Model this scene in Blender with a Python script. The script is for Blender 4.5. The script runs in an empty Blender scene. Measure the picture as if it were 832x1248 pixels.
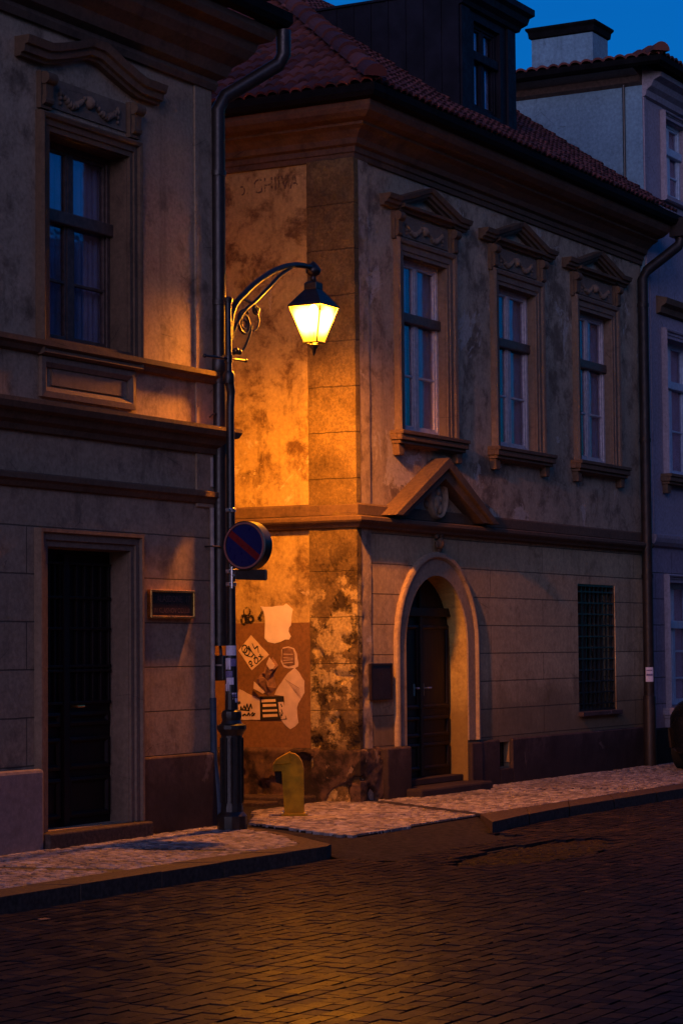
import bpy, bmesh, math, random
from mathutils import Vector, Matrix, noise as mnoise
from mathutils.geometry import tessellate_polygon
R = random.Random(7)
scn = bpy.context.scene
COL = scn.collection
PI = math.pi

# ------------------------------------------------------------------ materials
class NT:
    def __init__(s, name):
        s.m = bpy.data.materials.new(name); s.m.use_nodes = True
        s.t = s.m.node_tree; s.t.nodes.clear()
        s.out = s.n('ShaderNodeOutputMaterial')
        s.pos = s.n('ShaderNodeNewGeometry').outputs['Position']
    def n(s, k, **kw):
        x = s.t.nodes.new(k)
        for a, b in kw.items(): setattr(x, a, b)
        return x
    def l(s, a, b): s.t.links.new(a, b)
    def put(s, sock, v):
        if hasattr(v, 'is_linked'): s.l(v, sock)
        else:
            if sock.type == 'RGBA' and not isinstance(v, (int, float)) and len(v) == 3: v = (*v, 1)
            sock.default_value = v
    def math(s, op, a, b=None, c=None, clamp=False):
        x = s.n('ShaderNodeMath', operation=op, use_clamp=clamp)
        s.put(x.inputs[0], a)
        if b is not None: s.put(x.inputs[1], b)
        if c is not None: s.put(x.inputs[2], c)
        return x.outputs[0]
    def mapv(s, scale=(1, 1, 1), loc=(0, 0, 0), vec=None):
        x = s.n('ShaderNodeMapping'); s.l(vec or s.pos, x.inputs['Vector'])
        x.inputs['Scale'].default_value = scale; x.inputs['Location'].default_value = loc
        return x.outputs[0]
    def noise(s, scale, detail=6, rough=.6, vec=None, dist=0.0):
        x = s.n('ShaderNodeTexNoise'); s.l(vec or s.pos, x.inputs['Vector'])
        x.inputs['Scale'].default_value = scale; x.inputs['Detail'].default_value = detail
        x.inputs['Roughness'].default_value = rough; x.inputs['Distortion'].default_value = dist
        return x.outputs['Fac']
    def vor(s, scale, feature='F1', vec=None, out='Distance'):
        x = s.n('ShaderNodeTexVoronoi', feature=feature); s.l(vec or s.pos, x.inputs['Vector'])
        x.inputs['Scale'].default_value = scale
        return x.outputs[out]
    def ramp(s, fac, a, b, lo=0.0, hi=1.0):     # smooth step between a and b
        x = s.n('ShaderNodeMapRange', interpolation_type='SMOOTHSTEP')
        s.put(x.inputs['Value'], fac)
        x.inputs['From Min'].default_value = a; x.inputs['From Max'].default_value = b
        x.inputs['To Min'].default_value = lo; x.inputs['To Max'].default_value = hi
        return x.outputs['Result']
    def mix(s, fac, a, b, mode='MIX'):
        x = s.n('ShaderNodeMix', data_type='RGBA', blend_type=mode)
        s.put(x.inputs[0], fac); s.put(x.inputs[6], a); s.put(x.inputs[7], b)
        return x.outputs[2]
    def bump(s, h, strength=.4, dist=.01, normal=None):
        x = s.n('ShaderNodeBump'); s.l(h, x.inputs['Height'])
        x.inputs['Strength'].default_value = strength; x.inputs['Distance'].default_value = dist
        if normal: s.l(normal, x.inputs['Normal'])
        return x.outputs['Normal']
    def bsdf(s, col, rough=.85, metal=0.0, normal=None, spec=.3, finish=True):
        x = s.n('ShaderNodeBsdfPrincipled')
        s.put(x.inputs['Base Color'], col); s.put(x.inputs['Roughness'], rough)
        s.put(x.inputs['Metallic'], metal); x.inputs['Specular IOR Level'].default_value = spec
        if normal: s.l(normal, x.inputs['Normal'])
        if finish: s.l(x.outputs[0], s.out.inputs['Surface'])
        return x.outputs[0]

def plain(name, col, rough=.7, metal=0.0, var=.25, scale=9, bumpd=.002, spec=.3):
    s = NT(name)
    f = s.noise(scale, 5)
    c = s.mix(s.ramp(f, .3, .75), [k * (1 - var) for k in col], [min(1, k * (1 + var)) for k in col])
    g = s.noise(scale * 6, 3)
    s.bsdf(c, s.ramp(g, .2, .8, max(.05, rough - .12), min(1, rough + .12)), metal, s.bump(s.noise(scale * 7, 4), .35, bumpd), spec)
    return s.m

def plaster(name, col, stain, peel, stain_lo=.5, stain_hi=.72, peel_at=.66, streak=.5, joints=None, damp=None, seed=0.0):
    """old lime plaster: broad tone drift, rain streaks, stained and flaked areas, hairline cracks, optional rusticated joints"""
    s = NT(name)
    v = s.mapv(loc=(seed, seed * 1.7, seed * .6))
    big = s.noise(.55, 5, .6, v); mid = s.noise(2.9, 9, .7, v, .3); fine = s.noise(22, 6, .7, v)
    c = s.mix(s.ramp(big, .3, .7), [k * .84 for k in col], [min(1, k * 1.1) for k in col])
    st = s.ramp(s.math('ADD', s.math('MULTIPLY', mid, .75), s.math('MULTIPLY', big, .25)), stain_lo, stain_hi)
    c = s.mix(st, c, stain)
    sv = s.noise(1.0, 6, .65, s.mapv((5, 5, .35), (seed, 0, 0)))
    c = s.mix(s.math('MULTIPLY', s.ramp(sv, .5, .75), streak), c, [k * .75 for k in stain])
    pm = s.noise(1.3, 9, .72, s.mapv(loc=(9 + seed, 3, 5)), .8)
    pk = s.ramp(pm, peel_at, peel_at + .025)
    c = s.mix(s.math('MULTIPLY', pk, .85), c, peel)
    c = s.mix(s.ramp(fine, .3, .75), s.mix(.35, c, (0.02, .015, .012)), c)
    cr = s.vor(1.1, 'DISTANCE_TO_EDGE', s.mapv(loc=(seed, 2, 0)))
    crack = s.math('MULTIPLY', s.ramp(cr, .004, .0, 0, 1), s.ramp(mid, .5, .6))
    c = s.mix(s.math('MULTIPLY', crack, .7), c, (.03, .022, .018))
    h = s.math('SUBTRACT', s.math('ADD', s.math('MULTIPLY', fine, .25), s.math('MULTIPLY', mid, .5)), s.math('MULTIPLY', pk, .5))
    if damp:
        sep = s.n('ShaderNodeSeparateXYZ'); s.l(s.pos, sep.inputs[0])
        hz = s.math('ADD', sep.outputs['Z'], s.math('MULTIPLY', s.noise(1.6, 6), -1.1))
        c = s.mix(s.ramp(hz, damp, damp - .7, 0, .75), c, [k * .55 for k in stain])
    if joints:
        ax, z0, rh, bw, zt = joints
        sep = s.n('ShaderNodeSeparateXYZ'); s.l(s.pos, sep.inputs[0])
        wob = s.math('MULTIPLY', s.math('SUBTRACT', mid, .5), .015)
        cmb = s.n('ShaderNodeCombineXYZ')
        s.l(s.math('ADD', sep.outputs[ax], 40.0), cmb.inputs[0])
        s.l(s.math('ADD', s.math('SUBTRACT', sep.outputs['Z'], z0 - 4 * rh), wob), cmb.inputs[1])
        b = s.n('ShaderNodeTexBrick'); s.l(cmb.outputs[0], b.inputs['Vector'])
        b.inputs['Scale'].default_value = 1; b.inputs['Brick Width'].default_value = bw
        b.inputs['Row Height'].default_value = rh; b.inputs['Mortar Size'].default_value = .007
        b.inputs['Mortar Smooth'].default_value = .3
        b.inputs['Color1'].default_value = (1, 1, 1, 1); b.inputs['Color2'].default_value = (.82, .82, .82, 1)
        lim = s.math('LESS_THAN', sep.outputs['Z'], zt)
        j = s.math('MULTIPLY', b.outputs['Fac'], lim)
        c = s.mix(s.math('MULTIPLY', lim, .35), c, s.mix(1.0, c, b.outputs['Color'], 'MULTIPLY'))
        c = s.mix(s.math('MULTIPLY', j, .65), c, (.05, .04, .035))
        h = s.math('SUBTRACT', h, s.math('MULTIPLY', j, 1.5))
    s.bsdf(c, .92, 0, s.bump(h, .55, .012), .2)
    return s.m

def quoin_mat(name):
    s = NT(name)
    sep = s.n('ShaderNodeSeparateXYZ'); s.l(s.pos, sep.inputs[0])
    mid = s.noise(3.1, 9, .7); big = s.noise(1.3, 6, .6, s.mapv(loc=(3, 1, 7))); fine = s.noise(30, 7, .75)
    low = s.ramp(s.math('ADD', sep.outputs['Z'], s.math('MULTIPLY', s.math('SUBTRACT', big, .5), 1.6)), 2.9, 1.9)
    c = s.mix(s.ramp(mid, .3, .72), (.25, .17, .07), (.13, .085, .036))
    c = s.mix(s.math('MULTIPLY', s.ramp(big, .48, .6), .7), c, (.33, .23, .095))
    pt = s.ramp(s.noise(1.55, 8, .68, s.mapv((1, 1, 1), (3, 4, 7.3))), .50, .535)
    c = s.mix(s.math('MULTIPLY', low, pt), c, (.58, .44, .19))
    dk = s.ramp(s.noise(2.2, 9, .7, s.mapv(loc=(13, 4, 1))), .52, .60)
    c = s.mix(s.math('MULTIPLY', low, s.math('MULTIPLY', dk, .92)), c, (.045, .03, .018))
    pit = s.math('MULTIPLY', s.ramp(s.noise(7, 6, .6, s.mapv(loc=(1, 8, 2))), .64, .70), s.math('ADD', low, .25, clamp=True))
    c = s.mix(pit, c, (.03, .02, .013))
    c = s.mix(s.ramp(fine, .35, .7), s.mix(.5, c, (.03, .02, .012)), c)
    fr = s.math('FRACT', s.math('DIVIDE', s.math('ADD', sep.outputs['Z'], s.math('MULTIPLY', mid, .05)), .505))
    j = s.ramp(s.math('ABSOLUTE', s.math('SUBTRACT', fr, .5)), .486, .497)
    c = s.mix(s.math('MULTIPLY', j, .6), c, (.05, .035, .025))
    h = s.math('SUBTRACT', s.math('ADD', mid, s.math('MULTIPLY', fine, .4)), s.math('ADD', s.math('ADD', pit, j), s.math('MULTIPLY', s.math('MULTIPLY', low, dk), .8)))
    s.bsdf(c, .95, 0, s.bump(h, .9, .03), .12)
    return s.m

def attr_mat(name, c0, c1, c2, rough=(.45, .75), bumps=60, spec=.4, dist=.004):
    """stone sets: per-stone tone from the mesh attribute 'tone' (vertex colour = material of that stone)"""
    s = NT(name)
    a = s.n('ShaderNodeAttribute', attribute_name='tone')
    f = a.outputs['Fac']
    c = s.mix(s.ramp(f, .0, .6), c0, c1); c = s.mix(s.ramp(f, .72, 1.0), c, c2)
    g = s.noise(bumps, 5, .7); w = s.noise(.8, 5, .6)
    c = s.mix(s.ramp(g, .3, .7), s.mix(.3, c, (.01, .008, .008)), c)
    c = s.mix(s.ramp(w, .45, .7, 0, .45), c, (.03, .026, .026))
    r = s.math('ADD', s.ramp(g, .2, .8, rough[0], rough[1]), s.ramp(f, 0, 1, -.06, .1))
    s.bsdf(c, r, 0, s.bump(g, .6, dist), spec)
    return s.m

def glass_mat(name, tint=(.9, .95, 1), refl=.12):
    s = NT(name)
    tr = s.n('ShaderNodeBsdfTransparent'); tr.inputs[0].default_value = (*[k * .93 for k in tint], 1)
    gl = s.n('ShaderNodeBsdfGlossy'); gl.inputs['Roughness'].default_value = .06
    gl.inputs['Color'].default_value = (.9, .72, .85, 1)
    s.l(s.bump(s.noise(3, 3), .25, .01), gl.inputs['Normal'])
    lw = s.n('ShaderNodeLayerWeight'); lw.inputs[0].default_value = .35
    mx = s.n('ShaderNodeMixShader')
    s.l(s.math('ADD', s.math('MULTIPLY', lw.outputs['Fresnel'], .4), refl, clamp=True), mx.inputs[0])
    s.l(tr.outputs[0], mx.inputs[1]); s.l(gl.outputs[0], mx.inputs[2])
    s.l(mx.outputs[0], s.out.inputs['Surface'])
    return s.m

def glow_mat(name, col, strength, alpha):
    s = NT(name)
    tr = s.n('ShaderNodeBsdfTransparent')
    em = s.n('ShaderNodeEmission'); em.inputs[0].default_value = (*col, 1)
    em.inputs[1].default_value = strength
    mx = s.n('ShaderNodeMixShader'); mx.inputs[0].default_value = alpha
    s.l(tr.outputs[0], mx.inputs[1]); s.l(em.outputs[0], mx.inputs[2])
    s.l(mx.outputs[0], s.out.inputs['Surface'])
    return s.m

def paint_decal(name, col, keep=.5):
    """worn paint on a wall: flaked away where the noise is low"""
    s = NT(name)
    tr = s.n('ShaderNodeBsdfTransparent'); b = s.bsdf(col, .9, finish=False)
    mx = s.n('ShaderNodeMixShader')
    s.l(s.ramp(s.noise(14, 6, .7), keep - .08, keep + .08, .0, .8), mx.inputs[0])
    s.l(tr.outputs[0], mx.inputs[1]); s.l(b, mx.inputs[2]); s.l(mx.outputs[0], s.out.inputs['Surface'])
    return s.m

def wood_door(name, col):
    s = NT(name)
    g = s.noise(3, 7, .65, s.mapv((14, 14, 1)))
    c = s.mix(s.ramp(g, .35, .7), [k * .7 for k in col], [k * 1.3 for k in col])
    s.bsdf(c, s.ramp(g, .2, .8, .38, .6), 0, s.bump(g, .3, .003), .25)
    return s.m

M = {}
M['plaster_grey'] = plaster('grey townhouse plaster', (.48, .345, .225), (.19, .13, .085), (.50, .42, .33), .47, .66, .68, .55, seed=1)
M['plaster_grey_low'] = plaster('grey townhouse coursed plaster', (.46, .33, .215), (.21, .145, .10), (.48, .40, .32), .47, .68, .70, .5, ('X', .288 - .4036, .4036, 6.1, 2.95), seed=2)
M['plaster_side'] = plaster('lamp side plaster', (.58, .42, .17), (.17, .095, .035), (.70, .56, .36), .45, .61, .60, .5, seed=3)
M['plaster_front'] = plaster('stained front plaster', (.54, .405, .265), (.22, .152, .10), (.62, .52, .41), .46, .62, .585, .5, seed=5)
M['plaster_front_low'] = plaster('ochre coursed plaster', (.60, .43, .235), (.30, .20, .105), (.54, .42, .29), .5, .72, .65, .5, ('X', .238 - .336, .336, 3.1, 2.98), damp=.9, seed=6)
M['plaster_violet'] = plaster('violet plaster', (.44, .37, .42), (.30, .25, .29), (.5, .45, .5), .55, .8, .75, .3, seed=8)
M['plaster_violet_low'] = plaster('violet coursed plaster', (.40, .31, .37), (.28, .21, .26), (.5, .45, .5), .55, .8, .78, .3, ('X', .1, .37, 1.3, 3.0), seed=9)
M['plaster_gable'] = plaster('pale gable plaster', (.24, .40, .50), (.14, .22, .27), (.30, .46, .55), .5, .72, .7, .5, seed=11)
M['brown_dado'] = plaster('brown painted dado', (.26, .135, .06), (.19, .095, .042), (.36, .24, .14), .5, .75, .72, .3, seed=12)
M['plinth_stone'] = plaster('plinth stone', (.13, .085, .08), (.055, .036, .034), (.26, .19, .175), .42, .6, .62, .5, damp=.3, seed=13)
M['plinth_pale'] = plaster('pale plinth stone', (.30, .25, .25), (.19, .15, .15), (.36, .3, .3), .5, .75, .7, .3, seed=14)
M['cornice'] = plaster('dark eave moulding', (.15, .092, .06), (.075, .045, .03), (.22, .15, .10), .45, .7, .72, .4, seed=21)
M['ochre'] = plaster('ochre reveal plaster', (.52, .36, .10), (.28, .17, .05), (.55, .42, .18), .48, .66, .68, .4, damp=.8, seed=22)
M['trim'] = plaster('brown moulding paint', (.17, .105, .065), (.085, .052, .034), (.26, .175, .12), .48, .72, .68, .3, seed=15)
M['trim_pale'] = plaster('greyish moulding plaster', (.24, .165, .115), (.14, .095, .07), (.34, .26, .19), .5, .75, .7, .3, seed=16)
M['trim_violet'] = plaster('violet moulding plaster', (.42, .36, .41), (.27, .22, .26), (.5, .45, .5), .5, .75, .75, .3, seed=17)
M['arch_stone'] = plaster('arch stone', (.42, .30, .19), (.22, .15, .09), (.5, .38, .26), .5, .75, .68, .3, seed=18)
M['quoin'] = quoin_mat('eroded quoin stone')
M['tile'] = None
M['metal_black'] = plain('black painted iron', (.012, .011, .012), .42, .0, .5, 20, .002, .5)
M['pipe'] = plain('dark painted drainpipe', (.022, .016, .014), .38, .0, .35, 8, .002, .45)
M['pipe_black'] = plain('black drainpipe', (.018, .014, .014), .5, 0, .4, 8)
M['gutter'] = plain('dark gutter sheet', (.007, .006, .007), .8, 0, .4, 8, .002, .08)
M['conduit_grey'] = plain('grey conduit paint', (.30, .26, .24), .6)
M['conduit_blue'] = plain('blue conduit paint', (.035, .06, .10), .55)
M['steel'] = plain('galvanised steel', (.45, .44, .46), .35, .9, .2, 30)
M['brass'] = plain('brass', (.72, .42, .12), .32, 1.0, .25, 20)
M['plate_brown'] = plain('dark brown enamel', (.022, .010, .009), .35)
M['letter_dull'] = plain('dull raised letters', (.14, .075, .06), .5)
M['plaque_dark'] = plain('dark plaque', (.022, .012, .014), .5)
M['white_wood'] = plain('old white window paint', (.52, .46, .46), .55, 0, .2, 18)
M['blue_wood'] = plain('pale blue window paint', (.42, .52, .62), .5, 0, .15, 18)
M['brown_wood'] = plain('dark brown window paint', (.10, .062, .048), .5, 0, .3, 18)
M['curtain'] = plain('net curtain', (.42, .45, .56), .9, 0, .15, 6)
M['room'] = plain('dark room', (.02, .017, .018), .95)
M['glass'] = glass_mat('window glass', refl=.02)
M['door'] = wood_door('dark brown door wood', (.010, .006, .006))
M['door_black'] = wood_door('black door wood', (.0065, .004, .004))
M['lead'] = plain('dark dormer sheet', (.011, .010, .017), .6, 0, .4, 3, .004, .12)
M['yellow'] = plain('worn yellow paint', (.34, .205, .004), .5, 0, .4, 6, .002, .15)
M['hole'] = plain('dark opening', (.012, .01, .01), .9)
M['paper_white'] = plain('white paper', (.80, .70, .66), .85, 0, .08, 7)
M['paper_grey'] = plain('pinkish paper', (.62, .49, .44), .85, 0, .12, 7)
M['paper_tan'] = plain('tan paper', (.70, .54, .36), .85, 0, .12, 7)
M['paper_brown'] = plain('torn brown paper', (.22, .12, .085), .8, 0, .45, 9)
M['ink'] = plain('black ink', (.02, .016, .016), .8)
M['sticker_white'] = plain('white sticker', (.58, .56, .68), .6, 0, .12, 40)
M['sticker_blue'] = plain('violet sticker', (.16, .14, .30), .6, 0, .3, 60)
M['sign_blue'] = plain('blue sign sheet', (.006, .008, .07), .35, 0, .1, 4)
M['sign_red'] = plain('red sign sheet', (.13, .006, .01), .35, 0, .1, 4)
M['sign_rim'] = plain('faded red sign border', (.24, .085, .08), .4, 0, .15, 10)
M['granite'] = plain('granite kerb', (.075, .052, .043), .75, 0, .4, 24, .004, .12)
M['granite_dark'] = plain('dark paving band', (.03, .022, .021), .7, 0, .35, 30, .003)
M['asphalt'] = plain('worn asphalt', (.030, .025, .029), .9, 0, .45, 18, .008, .04)
M['grout'] = plain('sand joints', (.010, .008, .008), .95, 0, .4, 30, .006)
M['earth'] = plain('earth', (.05, .042, .04), .95)
M['sett'] = attr_mat('road setts', (.019, .015, .021), (.029, .022, .028), (.050, .034, .036), (.30, .46), 45, .012, .0014)
M['sett_brown'] = attr_mat('brown patch setts', (.020, .012, .008), (.032, .020, .011), (.045, .029, .017), (.6, .8), 60, .05)
M['mosaic'] = attr_mat('pavement mosaic', (.14, .11, .105), (.32, .265, .255), (.46, .40, .38), (.6, .85), 70, .25, .003)
M['car_paint'] = plain('black car paint', (.006, .006, .007), .22, 0, .1, 5, .0001, .5)
M['car_glass'] = plain('dark car glass', (.006, .007, .009), .08, 0, .1, 5, .0001, .5)
M['tyre'] = plain('tyre rubber', (.012, .012, .012), .85)
M['lamp_lens'] = plain('head lamp lens with painted lamplight', (.40, .20, .09), .25, 0, .2, 20)  # orange of the street lamp's reflection is put into the lens colour
s = NT('roof tile')
a = s.n('ShaderNodeAttribute', attribute_name='tone').outputs['Fac']
c = s.mix(s.ramp(a, 0, 1), (.085, .024, .022), (.19, .055, .042))
c = s.mix(s.ramp(s.noise(5, 7, .7), .52, .72), c, (.04, .024, .022))
s.bsdf(c, .8, 0, s.bump(s.noise(40, 5), .5, .005), .3); M['tile'] = s.m
M['glow'] = glow_mat('glowing lantern glass', (1.0, .31, .010), 34.0, .55)  # bright core fading to amber edges is painted into the glass emission
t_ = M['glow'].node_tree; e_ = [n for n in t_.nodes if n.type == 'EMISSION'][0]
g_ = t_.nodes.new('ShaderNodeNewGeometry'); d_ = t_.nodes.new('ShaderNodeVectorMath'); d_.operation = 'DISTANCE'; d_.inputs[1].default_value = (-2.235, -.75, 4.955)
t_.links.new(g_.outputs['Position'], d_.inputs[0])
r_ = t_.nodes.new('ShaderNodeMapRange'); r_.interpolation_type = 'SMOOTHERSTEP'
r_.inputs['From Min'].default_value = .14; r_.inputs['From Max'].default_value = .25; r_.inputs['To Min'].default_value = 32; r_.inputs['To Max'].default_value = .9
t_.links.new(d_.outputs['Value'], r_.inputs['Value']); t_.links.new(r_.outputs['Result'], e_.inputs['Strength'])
M['bulb'] = glow_mat('lamp bulb', (1.0, .45, .1), 14.0, .35)
M['letter_faded'] = paint_decal('faded brown lettering', (.17, .095, .06), .5)
M['graffiti'] = paint_decal('black spray paint', (.02, .014, .012), .42)

# ------------------------------------------------------------------ mesh helpers
ROOT = {}
def rootloc(p):
    l = Vector((0, 0, 0))
    while p is not None:
        l = l + p.location; p = p.parent
    return l
def tag(o, label=None, cat=None, group=None, kind=None):
    if label: o['label'] = label
    if cat: o['category'] = cat
    if group: o['group'] = group
    if kind: o['kind'] = kind
    return o
def empty(name, loc, label, cat, group=None):
    o = bpy.data.objects.new(name, None); COL.objects.link(o)
    o.location = loc; o.empty_display_size = .2
    return tag(o, label, cat, group)

class MB:
    def __init__(s): s.v = []; s.f = []; s.tone = []
    def add(s, vs, fs, tone=None):
        b = len(s.v); s.v.extend([tuple(p) for p in vs]); s.f.extend([tuple(i + b for i in f) for f in fs])
        s.tone.extend([R.random() if tone is None else tone] * len(vs)); return s
    def box(s, x0, x1, y0, y1, z0, z1):
        v = [(x, y, z) for z in (z0, z1) for y in (y0, y1) for x in (x0, x1)]
        return s.add(v, [(0, 2, 3, 1), (4, 5, 7, 6), (0, 1, 5, 4), (2, 6, 7, 3), (0, 4, 6, 2), (1, 3, 7, 5)])
    def mbox(s, mp, a0, a1, b0, b1, c0, c1):
        v = [mp(a, b, c) for c in (c0, c1) for b in (b0, b1) for a in (a0, a1)]
        return s.add(v, [(0, 2, 3, 1), (4, 5, 7, 6), (0, 1, 5, 4), (2, 6, 7, 3), (0, 4, 6, 2), (1, 3, 7, 5)])
    def prism(s, poly, c0, c1, mp):
        n = len(poly)
        v = [mp(a, b, c0) for a, b in poly] + [mp(a, b, c1) for a, b in poly]
        f = [tuple(range(n)), tuple(range(2 * n - 1, n - 1, -1))]
        tris = tessellate_polygon([[Vector((a, b, 0)) for a, b in poly]])
        f = [t for t in tris] + [tuple(i + n for i in t) for t in tris]
        f += [(i, (i + 1) % n, n + (i + 1) % n, n + i) for i in range(n)]
        return s.add(v, f)
    def sweep(s, prof, path, mp, closed=False):
        n = len(path); rings = []
        P = [Vector(p) for p in path]
        def nrm(a, b):
            d = (b - a).normalized(); return Vector((d.y, -d.x))
        for i in range(n):
            if closed or 0 < i < n - 1:
                n1 = nrm(P[i - 1], P[i]); n2 = nrm(P[i], P[(i + 1) % n]); m = (n1 + n2) / max(.25, 1 + n1.dot(n2))
            elif i == 0: m = nrm(P[0], P[1])
            else: m = nrm(P[-2], P[-1])
            rings.append([mp(P[i].x + m.x * o, P[i].y + m.y * o, c) for o, c in prof])
        k = len(prof); v = [p for r in rings for p in r]; f = []
        for i in range(n if closed else n - 1):
            j = (i + 1) % n
            f += [(i * k + q, i * k + (q + 1) % k, j * k + (q + 1) % k, j * k + q) for q in range(k)]
        if not closed: f += [tuple(range(k)), tuple((n - 1) * k + q for q in range(k - 1, -1, -1))]
        return s.add(v, f)
    def tube(s, pts, rad, seg=10, caps=True):
        pts = [Vector(p) for p in pts]; n = len(pts)
        rad = rad if isinstance(rad, (list, tuple)) else [rad] * n
        up = None; v = []; f = []
        for i, p in enumerate(pts):
            d = (pts[min(i + 1, n - 1)] - pts[max(i - 1, 0)]).normalized()
            if up is None:
                up = Vector((0, 0, 1)) if abs(d.z) < .9 else Vector((1, 0, 0))
            x = d.cross(up).normalized(); y = x.cross(d).normalized(); up = y
            v += [p + (x * math.cos(2 * PI * q / seg) + y * math.sin(2 * PI * q / seg)) * rad[i] for q in range(seg)]
        for i in range(n - 1):
            f += [(i * seg + q, i * seg + (q + 1) % seg, (i + 1) * seg + (q + 1) % seg, (i + 1) * seg + q) for q in range(seg)]
        if caps: f += [tuple(range(seg)), tuple((n - 1) * seg + q for q in range(seg - 1, -1, -1))]
        return s.add(v, f)
    def lathe(s, prof, cx, cy, seg=16, rot=0.0):
        v = []; f = []; n = len(prof)
        for r, z in prof:
            v += [(cx + r * math.cos(rot + 2 * PI * q / seg), cy + r * math.sin(rot + 2 * PI * q / seg), z) for q in range(seg)]
        for i in range(n - 1):
            f += [(i * seg + q, i * seg + (q + 1) % seg, (i + 1) * seg + (q + 1) % seg, (i + 1) * seg + q) for q in range(seg)]
        f += [tuple(range(seg)), tuple((n - 1) * seg + q for q in range(seg - 1, -1, -1))]
        return s.add(v, f)
    def ball(s, c, r, sc=(1, 1, 1), seg=12, rings=8):
        v = []; f = []
        for i in range(rings + 1):
            t = PI * i / rings
            v += [(c[0] + r * sc[0] * math.sin(t) * math.cos(2 * PI * q / seg), c[1] + r * sc[1] * math.sin(t) * math.sin(2 * PI * q / seg), c[2] + r * sc[2] * math.cos(t)) for q in range(seg)]
        for i in range(rings):
            f += [(i * seg + q, i * seg + (q + 1) % seg, (i + 1) * seg + (q + 1) % seg, (i + 1) * seg + q) for q in range(seg)]
        return s.add(v, f)
    def wall(s, outer, holes, mp, depth):
        loops = [outer] + holes
        flat = [p for l in loops for p in l]
        tris = tessellate_polygon([[Vector((a, b, 0)) for a, b in l] for l in loops])
        s.add([mp(a, b, 0) for a, b in flat], tris)
        for h in holes:
            n = len(h)
            s.add([mp(a, b, 0) for a, b in h] + [mp(a, b, -depth) for a, b in h],
                  [(i, (i + 1) % n, n + (i + 1) % n, n + i) for i in range(n)])
        return s
    def build(s, name, mat, parent=None, bevel=0, smooth=0, seg=2):
        L = rootloc(parent)
        me = bpy.data.meshes.new(name)
        me.from_pydata([(p[0] - L.x, p[1] - L.y, p[2] - L.z) for p in s.v], [], s.f)
        bm = bmesh.new(); bm.from_mesh(me)
        if bevel or smooth: bmesh.ops.remove_doubles(bm, verts=bm.verts, dist=.0002)
        bmesh.ops.recalc_face_normals(bm, faces=bm.faces); bm.to_mesh(me); bm.free()
        if not (bevel or smooth):
            at = me.attributes.new('tone', 'FLOAT', 'POINT')
            if len(me.vertices) == len(s.tone): at.data.foreach_set('value', s.tone)
        me.materials.append(mat)
        if smooth:
            me.shade_smooth(); me.set_sharp_from_angle(angle=math.radians(smooth))
        o = bpy.data.objects.new(name, me); COL.objects.link(o)
        if parent: o.parent = parent
        if bevel:
            b = o.modifiers.new('Bevel', 'BEVEL'); b.width = bevel; b.segments = seg; b.limit_method = 'ANGLE'
            b.angle_limit = math.radians(45)
        return o

def copy_tree(o, parent, off):
    c = o.copy(); COL.objects.link(c); c.parent = parent
    c.location = o.location + Vector(off)
    for ch in list(o.children):
        d = ch.copy(); COL.objects.link(d); d.parent = c
    return c

YC = -.34; XCE = -3.5; XD = 8.55
mapA = lambda a, b, c: (a, -c, b)
mapB = lambda a, b, c: (-c, a, b)
mapC = lambda a, b, c: (a, YC - c, b)
mapD = lambda a, b, c: (a, -.05 - c, b)
mapG = lambda a, b, c: (XD - c, a, b)
plan = lambda a, b, c: (a, b, c)
rect = lambda a0, a1, b0, b1: [(a0, b0), (a1, b0), (a1, b1), (a0, b1)]

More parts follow.
